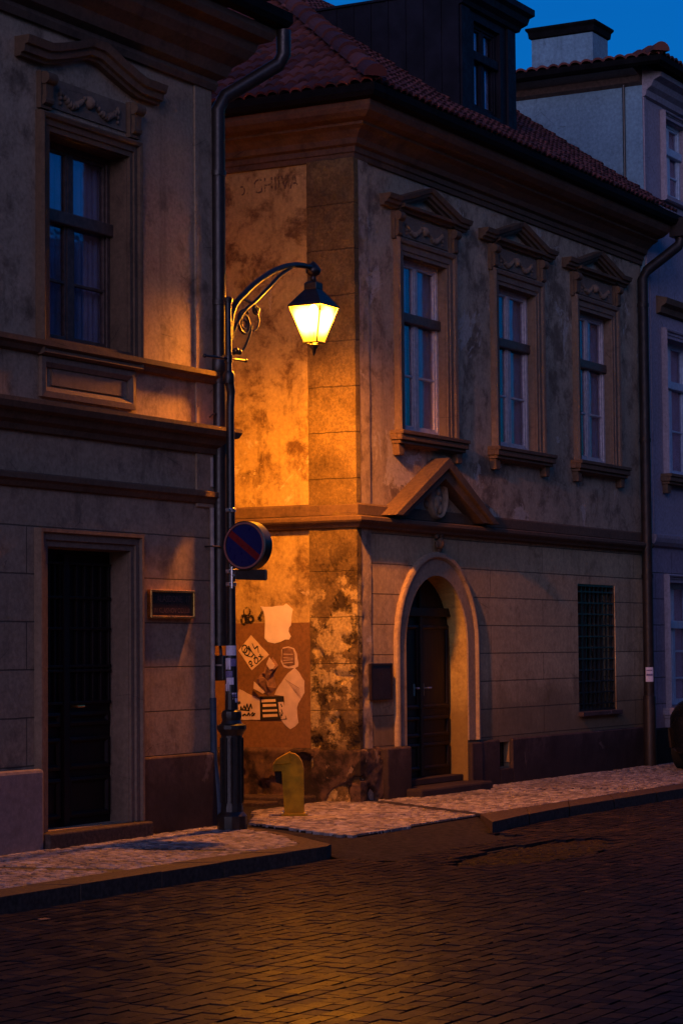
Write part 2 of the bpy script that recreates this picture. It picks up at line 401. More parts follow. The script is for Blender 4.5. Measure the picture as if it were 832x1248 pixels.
def make_window(mp, a0, a1, b0, b1, parent, surround, sillm, wood, tr_frac=.70, tr_wood=None, depth=.2, fw=.19, sill=True, bars=1, curtain=.5, seed=1):
    rr = random.Random(seed)
    mid = (a0 + a1) / 2; tz = b0 + (b1 - b0) * tr_frac; c0 = -depth
    m = MB(); t = .055
    m.sweep([(0, c0 - .05), (0, c0 + .02), (-t, c0 + .02), (-t, c0 - .05)], rect(a0, a1, b0, b1), mp, True)
    m.mbox(mp, mid - .045, mid + .045, b0 + t, tz, c0 - .045, c0 + .012)
    m.mbox(mp, mid - .03, mid + .03, tz, b1 - t, c0 - .045, c0 + .010)
    for q in range(bars):
        z = b0 + (tz - b0) * (q + 1) / (bars + 1)
        m.mbox(mp, a0 + t, mid - .045, z - .014, z + .014, c0 - .035, c0 + .002)
        m.mbox(mp, mid + .045, a1 - t, z - .014, z + .014, c0 - .035, c0 + .002)
    for x0, x1, z0, z1 in ((a0 + t, mid - .045, b0 + t, tz), (mid + .045, a1 - t, b0 + t, tz), (a0 + t, mid - .03, tz, b1 - t), (mid + .03, a1 - t, tz, b1 - t)):
        m.sweep([(0, c0 - .038), (0, c0 + .004), (-.035, c0 + .004), (-.035, c0 - .038)], rect(x0 - .003, x1 + .003, z0 - .003, z1 + .003), mp, True)
    w = m.build('window', wood, parent, .006)
    MB().mbox(mp, a0 + .002, a1 - .002, tz - .06, tz + .055, c0 - .03, c0 + .06).build('transom', tr_wood or wood, w, .012)
    MB().mbox(mp, a0 + .01, a1 - .01, b0 + .01, b1 - .01, c0 - .022, c0 - .018).build('pane', M['glass'], w)
    for x0, x1 in ((a0 + .03, a0 + .03 + (a1 - a0) * curtain * .55), (a1 - .03 - (a1 - a0) * curtain * .42, a1 - .03)):
        cu = MB(); n = 26; vs = []
        for i in range(n + 1):
            x = x0 + (x1 - x0) * i / n; d = .03 * math.sin(i * 1.45 + rr.random() * .6)
            vs += [mp(x, b0 + .03, c0 - .085 + d), mp(x, b1 - .03, c0 - .085 + d * .7)]
        cu.add(vs, [(2 * i, 2 * i + 2, 2 * i + 3, 2 * i + 1) for i in range(n)])
        cu.build('curtain', M['curtain'], w, 0, 60)
    rm = MB(); rm.mbox(mp, a0 - .3, a1 + .3, b0 - .3, b1 + .2, c0 - 1.0, c0 - .98)
    rm.mbox(mp, a0 - .3, a0 - .28, b0 - .3, b1 + .2, c0 - .98, c0 - .06); rm.mbox(mp, a1 + .28, a1 + .3, b0 - .3, b1 + .2, c0 - .98, c0 - .06)
    rm.mbox(mp, a0 - .3, a1 + .3, b1 + .2, b1 + .22, c0 - 1.0, c0 - .06); rm.mbox(mp, a0 - .3, a1 + .3, b0 - .32, b0 - .3, c0 - 1.0, c0 - .06)
    rm.build('room_lining', M['room'], w)
    if surround:
        pr = [(0, .002), (0, .035), (.045, .035), (.05, .05), (fw * .62, .05), (fw * .68, .075), (fw - .02, .085), (fw, .06), (fw, .002)]
        MB().sweep(pr, rect(a0, a1, b0, b1), mp, True).build('surround', surround, w, 0)
        MB().sweep([(-.001, .004), (-.007, .004), (-.007, c0 + .021), (-.001, c0 + .021)], rect(a0, a1, b0, b1), mp, True).build('reveal', surround, w, 0)
    if sill:
        m = MB(); e = fw + .12
        m.prism([(a0 - e, b0 - .13), (a1 + e, b0 - .13), (a1 + e, b0 - .065), (a0 - e, b0 - .065)], .087, .15, mp)
        m.mbox(mp, a0 - e, a1 + e, b0 - .065, b0 - .02, .002, .17)
        m.mbox(mp, a0 - e + .03, a1 + e - .03, b0 - .17, b0 - .13, .002, .12)
        m.mbox(mp, a0 - e, a1 + e, b0 - .13, b0 - .065, .002, .086)
        for x in (a0 - e + .05, a1 + e - .2):
            m.prism([(x, b0 - .17), (x + .15, b0 - .17), (x + .13, b0 - .30), (x + .02, b0 - .30)], .002, .085, mp)
        m.build('sill', sillm, w, .008)
    return w

def swag(m, mp, cx, z, w):
    """weathered plaster garland: two hanging loops of lumps either side of a boss"""
    for sgn in (-1, 1):
        for i in range(12):
            t = i / 11; x = cx + sgn * (.07 + (w - .07) * t); zz = z - .10 * math.sin(PI * t) - R.uniform(0, .012)
            m.ball(mp(x, zz, .022), .022 + .016 * math.sin(PI * t) + R.uniform(-.004, .004), (1, 1, 1), 7, 5)
        for i in range(3): m.ball(mp(cx + sgn * w, z - .03 - .045 * i, .022), .03 - .006 * i, (1, 1, 1), 7, 5)
    m.ball(mp(cx, z - .03, .022), .062, (1, 1, 1), 9, 6); m.ball(mp(cx, z - .03, .05), .035, (1, 1, 1), 8, 6)
def consoles(mp, xs, z0, z1, w, parent, mat):
    for x in xs:
        m = MB()
        m.mbox(mp, x - w / 2, x + w / 2, z0, z1, .002, .05)
        m.tube([mp(x - w / 2 + .01, z1 - .06, .075), mp(x + w / 2 - .01, z1 - .06, .075)], .055, 12)
        m.tube([mp(x - w / 2 + .02, z0 + .07, .05), mp(x + w / 2 - .02, z0 + .07, .05)], .04, 10)
        m.prism([(x - w * .3, z0 + .08), (x + w * .3, z0 + .08), (x + w * .35, z1 - .06), (x - w * .35, z1 - .06)], .05, .085, mp)
        m.build('console', mat, parent, 0, 35)

def hood(mp, x0, x1, z, ear, rise, c, parent, mat, curved=False, th=.13, tym=True):
    mid = (x0 + x1) / 2
    if curved:
        pts = [(x0, z), (x0 + ear, z)]
        n = 5
        for i in range(1, n):
            t = i / n; pts.append((x0 + ear + (mid - .08 - x0 - ear) * t, z + rise * (t ** 1.15)))
        pts += [(mid - .08, z + rise), (mid + .08, z + rise)]
        left = pts[:-1]
        pts = left + [(2 * mid - a, b) for a, b in reversed(left)]
    else:
        pts = [(x0, z), (x0 + ear, z), (mid, z + rise), (x1 - ear, z), (x1, z)]
    pr = [(0, .002), (0, c * .45), (-.03, c * .5), (-.035, c * .75), (-th * .55, c * .8), (-th * .6, c), (-th, c + .02), (-th, .002)]
    m = MB().sweep(pr, pts, mp)
    if not curved:
        m.sweep([(0, .002), (0, c * .4), (-.03, c * .5), (-.04, c * .9), (-.075, c * .95), (-.075, .002)], [(x0 + ear + .09, z - .005), (x1 - ear - .09, z - .005)], mp)
    return m.build('pediment', mat, parent, 0)

def mosaic(name, poly_in, size, x0, x1, y0, y1, z, mat, gap=.006, hj=.004, lx=None, row_axis='x', skip=None, base=True, slope=None, jit=.25, flat=False):
    """stone sets: one low frustum per stone, in wandering rows"""
    m = MB(); lx = lx or (size, size)
    y = y0; row = 0
    while y < y1:
        h = size * R.uniform(.92, 1.08); x = x0 + R.uniform(-.2, 0)
        while x < x1:
            L = R.uniform(*lx) if lx[0] != lx[1] else lx[0] * R.uniform(.75, 1.25)
            cx, cy = x + L / 2, y + h / 2
            wob = (.010 if size > .08 else .02) * math.sin(cx * .45 + row * .02) + .004 * math.sin(cx * 2.3 + 1)
            cy2 = cy + wob
            if poly_in(cx, cy2) and not (skip and skip(cx, cy2)):
                g = gap / 2; j = size * jit * .18
                a0, a1, b0, b1 = x + g, x + L - g, cy2 - h / 2 + g, cy2 + h / 2 - g
                zz = z + R.uniform(-hj, hj); tx, ty = R.uniform(-hj, hj), R.uniform(-hj, hj)
                if slope: zz += slope(cx, cy2)
                c = [(a0 + R.uniform(-j, j), b0 + R.uniform(-j, j)), (a1 + R.uniform(-j, j), b0 + R.uniform(-j, j)), (a1 + R.uniform(-j, j), b1 + R.uniform(-j, j)), (a0 + R.uniform(-j, j), b1 + R.uniform(-j, j))]
                k = .001 if flat else .009
                top = []
                for (px, py) in c:
                    dx, dy = px - cx, py - cy2
                    top.append((cx + dx * (1 - k / (L / 2)), cy2 + dy * (1 - k / (h / 2)), zz + tx * dx / L + ty * dy / h))
                low = [(px, py, zz - .03) for px, py in c]
                if flat:
                    m.add(top + low, [(0, 1, 2, 3)] + [(4 + i, 4 + (i + 1) % 4, (i + 1) % 4, i) for i in range(4)])
                else:
                    bot = [(px, py, zz - .0045) for px, py in c]
                    m.add(top + bot + low, [(0, 1, 2, 3)] + [(4 + i, 4 + (i + 1) % 4, (i + 1) % 4, i) for i in range(4)] + [(8 + i, 8 + (i + 1) % 4, 4 + (i + 1) % 4, 4 + i) for i in range(4)])
            x += L
        y += h; row += 1
    return m.build(name, mat)

def inpoly(poly):
    def f(x, y):
        c = False; n = len(poly)
        for i in range(n):
            (x1, y1), (x2, y2) = poly[i], poly[i - 1]
            if (y1 > y) != (y2 > y) and x < (x2 - x1) * (y - y1) / (y2 - y1) + x1: c = not c
        return c
    return f

# ------------------------------------------------------------------ ground, road, pavements
ZR = -.10
tag(MB().add([(-400, -400, -.42), (400, -400, -.42), (400, 400, -.42), (-400, 400, -.42)], [(0, 1, 2, 3)]).build('ground', M['earth']), kind='structure')
patch = [(-5.35, -3.75), (-5.05, -4.15), (-4.3, -4.4), (-3.4, -4.3), (-2.6, -4.0), (-2.3, -3.75), (-2.6, -3.5), (-3.3, -3.4), (-4.2, -3.42), (-5.0, -3.55)]
pin = inpoly(patch)
MBr = MB(); MBr.wall([(-60, -60), (120, -60), (120, -2.3), (-60, -2.3)], [patch], lambda a, b, c: (a, b, ZR - .022 + c), .2)
tag(MBr.build('road', M['grout']), kind='structure')
cpave = [(-16, -2.12), (-6.6, -2.12), (-5.7, -2.2), (-5.25, -2.22), (-5.02, -2.16), (-4.9, -2.03), (-4.25, -1.5), (-3.95, -1.1), (-3.7, -.7), (-3.5, -.30), (-16, -.30)]
kerbC_out = [(-16, -2.45), (-6.6, -2.45), (-5.6, -2.5), (-5.25, -2.52), (-5.0, -2.44), (-4.84, -2.25), (-4.05, -1.42), (-3.8, -1.05), (-3.55, -.62)]
apron = [(-5.3, -3.1), (-4.9, -2.28), (-4.1, -1.44), (-3.86, -1.06), (-3.6, -.63), (-3.15, -.45), (-4.0, -2.05), (-2.7, -2.02), (-1.25, -2.0), (-2.2, -2.62), (-2.3, -3.0)]
apin = inpoly(apron)
mosaic_in = lambda x, y: -17 < x < 13 and y < -2.46 and not (x > -2.3 and y > -2.45) and not apin(x, y)
tag(mosaic('road', lambda x, y: mosaic_in(x, y), .112, -17, 12, -11.5, -2.45, ZR, M['sett'], .010, .003, (.125, .20), flat=True, jit=.12, skip=lambda x, y: pin(x, y) or (x < -4.8 and y > -2.56)), kind='structure')
# worn patch of small setts round a sunken gutter hollow
def pslope(x, y):
    return -.032 * max(0, min(1, (y + 4.3) / .8))
tag(mosaic('road', pin, .07, -5.5, -2.2, -4.5, -3.3, ZR + .004, M['sett_brown'], .008, .004, (.07, .11), slope=pslope), kind='structure')
tag(MB().prism(patch, ZR - .14, ZR - .06, plan).build('road', M['grout']), kind='structure')
# asphalt apron of the lane mouth
tag(MB().prism([(-4.2, -1.45), (-3.7, -.45), (-3.52, -.30), (-3.52, 14), (-.001, 14), (-.001, -.05), (-2.0, -.05), (-3.2, -.55), (-4.0, -2.0)], -.2, -.028, plan).build('road', M['asphalt']), kind='structure')
rp = MB()
rin = [(-4.2, -1.44, -.0285), (-4.02, -2.0, -.0285), (-3.9, -2.1, -.0285), (-2.7, -2.03, -.0285), (-1.25, -2.02, -.0285)]
rmid = [(-4.6, -1.95, -.055), (-4.5, -2.25, -.055), (-4.1, -2.45, -.058), (-2.8, -2.35, -.058), (-1.7, -2.3, -.05)]
rout = [(-4.95, -2.36, -.098), (-5.25, -2.75, -.112), (-4.95, -3.2, -.114), (-2.9, -3.1, -.114), (-2.25, -2.66, -.112)]
rp.add(rin + rmid + rout, [(i, i + 1, 6 + i, 5 + i) for i in range(4)] + [(5 + i, 6 + i, 11 + i, 10 + i) for i in range(4)])
tag(rp.build('road', M['asphalt'], None, 0, 60), kind='structure')
# pavement beds and stones
tag(MB().prism(cpave, -.2, -.018, plan).build('pavement', M['grout']), kind='structure')
cin = inpoly(cpave)
bandsC = lambda x, y: abs((x + 7.78) + .2 * (y + 1.4)) < .10 or abs((x + 5.95) + .2 * (y + 1.4)) < .06 or abs((x + 9.9) + .2 * (y + 1.4)) < .1
tag(mosaic('pavement', cin,   .07, -13.5, -3.5, -2.2, -.3, 0, M['mosaic'], .011, .003, (.055, .095), skip=bandsC, jit=.6), kind='structure')
apave = [(-3.05, -.5), (-1.6, .35), (-.0, .42), (0, -.001), (16, -.001), (16, -2.02), (-1.25, -2.02), (-2.7, -2.05), (-3.9, -2.12), (-4.02, -2.0)]
tag(MB().prism(apave, -.19, -.0175, plan).build('pavement', M['grout']), kind='structure')
ain = inpoly(apave)
def bandsA(x, y):
    d = (y + .05) - (x - .25) * 1.36
    return (abs(d) < .16 and y < -.0) or abs((x - 2.9) + .5 * (y + 1)) < .10 or abs((x - 7.4) + .5 * (y + 1)) < .10
tag(mosaic('pavement', ain,   .07, -4.1, 13, -2.15, .45, 0, M['mosaic'], .011, .003, (.055, .095), skip=bandsA, jit=.6), kind='structure')
mb = MB()
for x0, y0, x1, y1, w in ((.2, -.12, -1.2, -2.0, .19), (3.4, -.05, 2.42, -2.02, .11), (7.9, -.05, 6.92, -2.02, .11)):
    d = Vector((x1 - x0, y1 - y0)).normalized(); nn = Vector((-d.y, d.x)) * w * .62
    mb.prism([(x0 + nn.x, y0 + nn.y), (x1 + nn.x, y1 + nn.y), (x1 - nn.x, y1 - nn.y), (x0 - nn.x, y0 - nn.y)], -.08, -.006, plan)
for xx in (-7.78, -5.95, -9.9):
    w = .1 if xx != -5.95 else .06
    mb.prism([(xx - .2 * 1.05 - w, -.35), (xx - .2 * 1.05 + w, -.35), (xx + .2 * .72 + w, -2.11), (xx + .2 * .72 - w, -2.11)], -.08, -.007, plan)
tag(mb.build('pavement', M['granite_dark']), kind='structure')
# kerbs: rows of long stones
def kerb(inner, outer, segs):
    m = MB()
    def along(poly, t):
        ls = [(Vector(poly[i + 1]) - Vector(poly[i])).length for i in range(len(poly) - 1)]; T = sum(ls) * t
        for i, q in enumerate(ls):
            if T <= q or i == len(ls) - 1: return Vector(poly[i]).lerp(Vector(poly[i + 1]), min(1, T / q))
            T -= q
    ts = [0]
    while ts[-1] < 1: ts.append(min(1, ts[-1] + R.uniform(.8, 1.2) / segs))
    for a, b in zip(ts[:-1], ts[1:]):
        a2, b2 = a + .0006, b - .0006; sub = [a2 + (b2 - a2) * i / 4 for i in range(5)]
        I = [along(inner, t) for t in sub]; O = [along(outer, t) for t in sub]
        zt = R.uniform(-.004, .004)
        m.prism([(p.x, p.y) for p in I] + [(p.x, p.y) for p in reversed(O)], -.3, zt, plan)
    return m.build('kerb', M['granite'], None, .012)
kerbC_in = [(-16, -2.125), (-6.6, -2.125), (-5.7, -2.205), (-5.25, -2.225), (-5.02, -2.165), (-4.9, -2.03), (-4.25, -1.5), (-3.95, -1.1), (-3.7, -.7)]
tag(kerb(kerbC_in, kerbC_out, 15), kind='structure')
tag(kerb([(-1.25, -2.04), (0, -2.04), (16, -2.04)], [(-2.2, -2.62), (-1.2, -2.5), (0, -2.42), (16, -2.36)], 17), kind='structure')
# raised stone strip at the foot of the lamp-lit wall
mb = MB()
for i in range(9): mb.box(-.42, -.003, .5 + i * .95, .5 + i * .95 + .94, -.1, .055 + R.uniform(-.006, .006))
for i in range(8): mb.box(-.74, -.425, .75 + i * 1.05, .75 + i * 1.05 + 1.04, -.1, .012 + R.uniform(-.006, .006))
tag(mb.build('pavement', M['granite'], None, .015), kind='structure')

# ------------------------------------------------------------------ corner house
H = empty('corner_house', (4.2, 4, 0), 'weathered beige corner house with red tiled hip roof, dark dormer and arched doorway', 'house')
WX = [1.12, 3.675, 6.21]; WW = 1.12; WZ0, WZ1 = 4.12, 6.12
ACX, ASP, AR = 1.92, 1.69, .80
def arch(r, zb, n=22, cx=ACX, zs=ASP):
    return [(cx + r, zb)] + [(cx + r * math.cos(PI * i / n), zs + r * math.sin(PI * i / n)) for i in range(n + 1)] + [(cx - r, zb)]
holesU = [rect(x, x + WW, WZ0, WZ1) for x in WX]
up = MB().wall([(0, 3.06), (8.5, 3.06), (8.5, 7.75), (0, 7.75)], holesU, mapA, .27)
up.build('front_wall', M['plaster_front'], H)
lo = MB().wall([(0, -.1), (ACX - AR, -.1), (ACX - AR, .02)] + list(reversed(arch(AR, .02)))[1:-1] + [(ACX + AR, .02), (ACX + AR, -.1), (8.5, -.1), (8.5, 3.06), (0, 3.06)],
               [rect(6.08, 7.36, .80, 2.48), rect(3.55, 3.88, .2, .5)], mapA, .3)
ap = arch(AR, .0)
MB().add([mapA(a, b, 0) for a, b in ap] + [mapA(a, b, -.28) for a, b in ap], [(i, i + 1, len(ap) + i + 1, len(ap) + i) for i in range(len(ap) - 1)]).build('door_reveal', M['ochre'], H)
lo.build('lower_front_wall', M['plaster_front_low'], H)
MB().wall([(0, -.1), (9, -.1), (9, 7.75), (0, 7.75)], [], mapB, 0).build('side_wall', M['plaster_side'], H)
MB().box(.5, 8.5, 8.6, 8.99, -.1, 7.75).box(8.46, 8.5, .3, 8.6, -.1, 7.75).build('rear_wall', M['plaster_front'], H)
# brown dado with painted edge on the lamp side
MB().mbox(mapB, .568, 9, .56, 1.945, .0, .006).build('painted_dado', M['brown_dado'], H)
# plinth round both sides (open at the doorway)
def plinth_prof(t, h): return [(0, -.1), (t, -.1), (t, h - .03), (t - .015, h), (0, h)]
MB().sweep([(.001, -.1), (.045, -.1), (.045, .555), (.03, .575), (.001, .575)], [(0, 9), (0, 2.6)], plan).build('plinth', M['plinth_stone'], H, .012)
M['plinth_rough'] = plaster('broken plinth stone', (.15, .088, .058), (.028, .018, .014), (.34, .24, .15), .44, .56, .60, .3, seed=31)
rpv = []; rpn = 0; pth = [(0, 2.6 - .025 * i, -1, 0) for i in range(104)] + [(0, 0, -1, -1)] + [(.025 * i, 0, 0, -1) for i in range(1, 20)]
NZp = 30
for (x_, y_, nx_, ny_) in pth:
    for k in range(NZp + 1):
        z_ = -.1 + .675 * k / NZp
        n_ = mnoise.fractal(Vector((x_ * 4 + 3, y_ * 4, z_ * 4)), 1.0, 2.0, 5); st_ = mnoise.noise(Vector((x_ * 2.2, y_ * 2.2 + 5, z_ * 2.6)))
        d_r = max(.012, .055 + .022 * n_ - (.035 if st_ > .25 else 0)) * (1 if k < NZp - 1 else (.75 if k == NZp - 1 else .02))
        rpv.append((x_ + nx_ * d_r, y_ + ny_ * d_r, z_))
q_n = NZp + 1
MB().add(rpv, [(i * q_n + k, i * q_n + k + 1, (i + 1) * q_n + k + 1, (i + 1) * q_n + k) for i in range(len(pth) - 1) for k in range(NZp)]).build('plinth', M['plinth_rough'], H, 0, 50)
MB().sweep([(.001, -.1), (.045, -.1), (.045, .52), (.03, .54), (.001, .54)], [(3.02, 0), (3.53, 0)], plan).build('plinth', M['plinth_stone'], H, .012)
MB().sweep([(.001, -.1), (.045, -.1), (.045, .18), (.001, .18)], [(3.53, 0), (3.9, 0)], plan).build('plinth', M['plinth_stone'], H, .012)
MB().sweep([(.001, -.1), (.045, -.1), (.045, .52), (.03, .54), (.001, .54)], [(3.9, 0), (8.5, 0)], plan).build('plinth', M['plinth_stone'], H, .012)
MB().mbox(mapA, .48, 1.06, -.1, .555, .002, .11).build('plinth_block', M['plinth_stone'], H, .02)
MB().mbox(mapA, 2.72, 3.01, -.1, .53, .002, .06).build('plinth_block', M['plinth_stone'], H, .02)
# eroded corner pilaster on the lamp side
q = MB(); NY, NZ = 22, 190; Z0, Z1, Y0, Y1 = -.1, 7.04, -.03, .565
def qd(y, z):
    e = max(0, min(1, (3.2 - z) / 2.6))
    n = mnoise.fractal(Vector((y * 3.2, z * 3.2, 4)), 1.0, 2.0, 5) 
    n2 = mnoise.noise(Vector((y * 7, z * 7, 1)))
    d = .045 + .010 * n - e * .035 * max(0, n + .15) + .004 * n2
    if abs((z / .505) % 1 - .5) > .488: d -= .012
    if e > .2 and mnoise.noise(Vector((y * 4 + 7, z * 4, 9))) > .42: d -= .05 * e
    return max(.004, d)
vs = [mapB(Y0 + (Y1 - Y0) * i / NY, Z0 + (Z1 - Z0) * j / NZ, qd(Y0 + (Y1 - Y0) * i / NY, Z0 + (Z1 - Z0) * j / NZ)) for j in range(NZ + 1) for i in range(NY + 1)]
fs = [(j * (NY + 1) + i, j * (NY + 1) + i + 1, (j + 1) * (NY + 1) + i + 1, (j + 1) * (NY + 1) + i) for j in range(NZ) for i in range(NY)]
q.add(vs, fs)
# its edge returns
ed = [j * (NY + 1) + NY for j in range(NZ + 1)]
b0 = len(q.v)
q.add([vs[k] for k in ed] + [(.01, vs[k][1], vs[k][2]) for k in ed], [(j, j + 1, NZ + 2 + j, NZ + 1 + j) for j in range(NZ)])
ed = [j * (NY + 1) for j in range(NZ + 1)]
q.add([vs[k] for k in ed] + [(.06, vs[k][1], vs[k][2]) for k in ed], [(j, j + 1, NZ + 2 + j, NZ + 1 + j) for j in range(NZ)])
q.build('corner_pilaster', M['quoin'], H, 0, 50)
pf = MB(); NX = 10; X0, X1 = -.004, .30
vs = [mapA(X0 + (X1 - X0) * i / NX, Z0 + (Z1 - Z0) * j / NZ, .022 + .5 * (qd(X0 + (X1 - X0) * i / NX + 3, Z0 + (Z1 - Z0) * j / NZ) - .045)) for j in range(NZ + 1) for i in range(NX + 1)]
pf.add(vs, [(j * (NX + 1) + i, j * (NX + 1) + i + 1, (j + 1) * (NX + 1) + i + 1, (j + 1) * (NX + 1) + i) for j in range(NZ) for i in range(NX)])
ed = [j * (NX + 1) + NX for j in range(NZ + 1)]
pf.add([vs[k] for k in ed] + [(vs[k][0], .01, vs[k][2]) for k in ed], [(j, j + 1, NZ + 2 + j, NZ + 1 + j) for j in range(NZ)])
pf.build('corner_strip', M['plaster_front'], H, 0, 50)
# string course and cornice
sc = [(.001, 2.96), (.07, 2.975), (.085, 3.0), (.125, 3.03), (.14, 3.05), (.14, 3.085), (.11, 3.10), (.001, 3.115)]
MB().sweep(sc, [(0, 9), (0, 0), (8.5, 0)], plan).build('string_course', M['trim'], H)
MB().sweep([(.001, 3.115), (.05, 3.115), (.05, 3.22), (.03, 3.24), (.001, 3.24)], [(0, 9), (0, 0), (8.5, 0)], plan).build('string_band', M['trim'], H)
co = [(.001, 7.03), (.03, 7.035), (.035, 7.09), (.055, 7.10), (.055, 7.16), (.10, 7.18), (.12, 7.24), (.20, 7.31), (.27, 7.345), (.27, 7.375), (.36, 7.40), (.43, 7.45), (.46, 7.5), (.47, 7.55), (.001, 7.62)]
MB().sweep(co, [(0, 9), (0, 0), (8.5, 0)], plan).build('cornice', M['cornice'], H)
gu = [(.40, 7.56), (.47, 7.555), (.55, 7.57), (.58, 7.62), (.58, 7.70), (.565, 7.70), (.545, 7.63), (.48, 7.60), (.40, 7.62)]
MB().sweep(gu, [(0, 9), (0, 0), (8.7, 0)], plan).build('gutter', M['gutter'], H)
# windows of the upper floor
w1 = make_window(mapA, WX[0], WX[0] + WW, WZ0, WZ1, H, M['trim_pale'], M['trim'], M['white_wood'], .66, M['brown_wood'], .11, curtain=.75)
cx = WX[0] + WW / 2
consoles(mapA, (cx - .72, cx + .72), 6.28, 6.60, .15, w1, M['trim'])
hood(mapA, cx - 1.06, cx + 1.06, 6.62, .3, .22, .13, w1, M['trim'])
fr = MB().mbox(mapA, cx - .62, cx + .62, 6.34, 6.58, .002, .02)
swag(fr, mapA, cx, 6.50, .46)
fr.build('frieze_panel', M['trim_pale'], w1, 0, 40)
for i in (1, 2): copy_tree(w1, H, (WX[i] - WX[0], 0, 0))
# arched doorway
ring = arch(AR + .001, .56)
MB().sweep([(0, .002), (0, .02), (.19, .02), (.195, .035), (.215, .055), (.25, .058), (.27, .045), (.275, .02), (.275, .002)], ring, mapA).build('door_arch', M['arch_stone'], H, 0, 40)
DA = .23
dm = MB(); inner = arch(AR - .002, .16)
dm.prism(inner, -DA - .06, -DA, mapA)
door = dm.build('door', M['door_black'], H)
pm = MB()
for sx in (-1, 1):
    x0, x1 = (ACX - AR + .06, ACX - .03) if sx < 0 else (ACX + .03, ACX + AR - .06)
    for z0, z1 in ((.24, .55), (.62, .86), (.95, 1.92)):
        pm.sweep([(0, -DA + .001), (0, -DA + .025), (-.03, -DA + .03), (-.05, -DA + .012), (-.05, -DA + .001)], rect(x0, x1, z0, z1), mapA, True)
pm.mbox(mapA, ACX - .035, ACX + .025, .17, 2.02, -DA + .001, -DA + .04)
pm.mbox(mapA, ACX - AR + .01, ACX + AR - .01, 2.02, 2.12, -DA + .001, -DA + .06)
pm.mbox(mapA, ACX - .02, ACX + .02, 2.12, ASP + AR - .03, -DA + .001, -DA + .03)
pm.build('panel', M['door_black'], door, .006)
for dx in (-.14, .09):
    hm = MB()
    hm.tube([mapA(ACX + dx, 1.19, -DA + .02), mapA(ACX + dx, 1.19, -DA + .07), mapA(ACX + dx + (.07 if dx > 0 else -.07), 1.19, -DA + .075)], .011, 8)
    hm.mbox(mapA, ACX + dx - .018, ACX + dx + .018, 1.10, 1.24, -DA + .002, -DA + .008)
    hm.build('handle', M['steel'], door, 0, 40)
MB().mbox(mapA, .92, 2.78, -.1, .085, -.30, .30).build('step', M['plinth_stone'], H, .025)
MB().mbox(mapA, ACX - AR + .003, ACX + AR - .003, .086, .16, -.30, -.06).build('threshold', M['plinth_stone'], H, .01)
# lumpy little keystone carving above the arch
km = MB()
for i in range(16):
    km.ball((ACX + .01 + R.uniform(-.09, .09), -.03 + R.uniform(-.02, .0), 2.885 + R.uniform(-.09, .09)), R.uniform(.03, .06), (1, .6, 1), 8, 6)
km.ball((ACX + .01, -.06, 2.86), .06, (.85, .8, 1.1))
km.build('carved_head', M['trim'], H, 0, 60)
# gabled hood above the string course
gl, gr, gz, ga = .53, 3.14, 3.13, 3.80; gm = (gl + gr) / 2; GD = .24
gh = MB()
def slab(p, q, t, c0, c1):
    d = Vector((q[0] - p[0], q[1] - p[1])).normalized(); n = Vector((d.y, -d.x)) * t
    return [p, q, (q[0], q[1] - t / max(.3, abs(d.x))), (p[0] + t * .9 * (1 if d.x > 0 else -1), p[1])] if False else [p, q, (q[0] + n.x, q[1] + n.y), (p[0] + n.x, p[1] + n.y)]
gh.prism([(gl, gz), (gm, ga), (gr, gz), (gr - .30, gz), (gm, ga - .20), (gl + .30, gz)], .002, GD - .05, mapA)
gh.prism([(gl - .05, gz - .005), (gm, ga + .045), (gr + .05, gz - .005), (gr - .12, gz - .005), (gm, ga - .075), (gl + .12, gz - .005)], GD - .049, GD, mapA)
gh.prism([(gl - .05, gz - .005), (gm, ga + .045), (gr + .05, gz - .005), (gr + .002, gz - .005), (gm, ga + .004), (gl - .002, gz - .005)], .002, GD - .05, mapA)
hood_o = gh.build('gable_hood', M['trim'], H, .006)
MB().prism([(gl + .32, gz + .004), (gm, ga - .22), (gr - .32, gz + .004)], .001, .03, mapA).build('tympanum', M['plaster_front'], hood_o)
oc = MB()
n = 28
oc.sweep([(0, .031), (0, .09), (.025, .11), (.05, .08), (.05, .031)], [(gm + .19 * math.cos(2 * PI * i / n), 3.40 + .22 * math.sin(2 * PI * i / n)) for i in range(n)], mapA, True)
oc.ball((gm, -.03, 3.40), .17, (1.1, .35, 1.25))
for i in range(14):
    a = 2 * PI * i / 14; oc.ball((gm + .245 * math.cos(a), -.04, 3.39 + (.24 if math.sin(a) > 0 else .2) * math.sin(a)), .036 + R.uniform(-.008, .008), (1, .8, 1), 7, 5)
oc.ball((gm + .0, -.075, 3.45), .055, (.9, .7, 1.15)); oc.ball((gm - .03, -.075, 3.33), .07, (.8, .6, 1.3)); oc.ball((gm + .045, -.075, 3.27), .06, (.7, .6, 1.2))
oc.ball((gm + .02, -.09, 3.37), .035); oc.ball((gm - .06, -.07, 3.24), .04, (1, .6, 1.4))
oc.build('oval_relief', M['arch_stone'], hood_o, 0, 60)
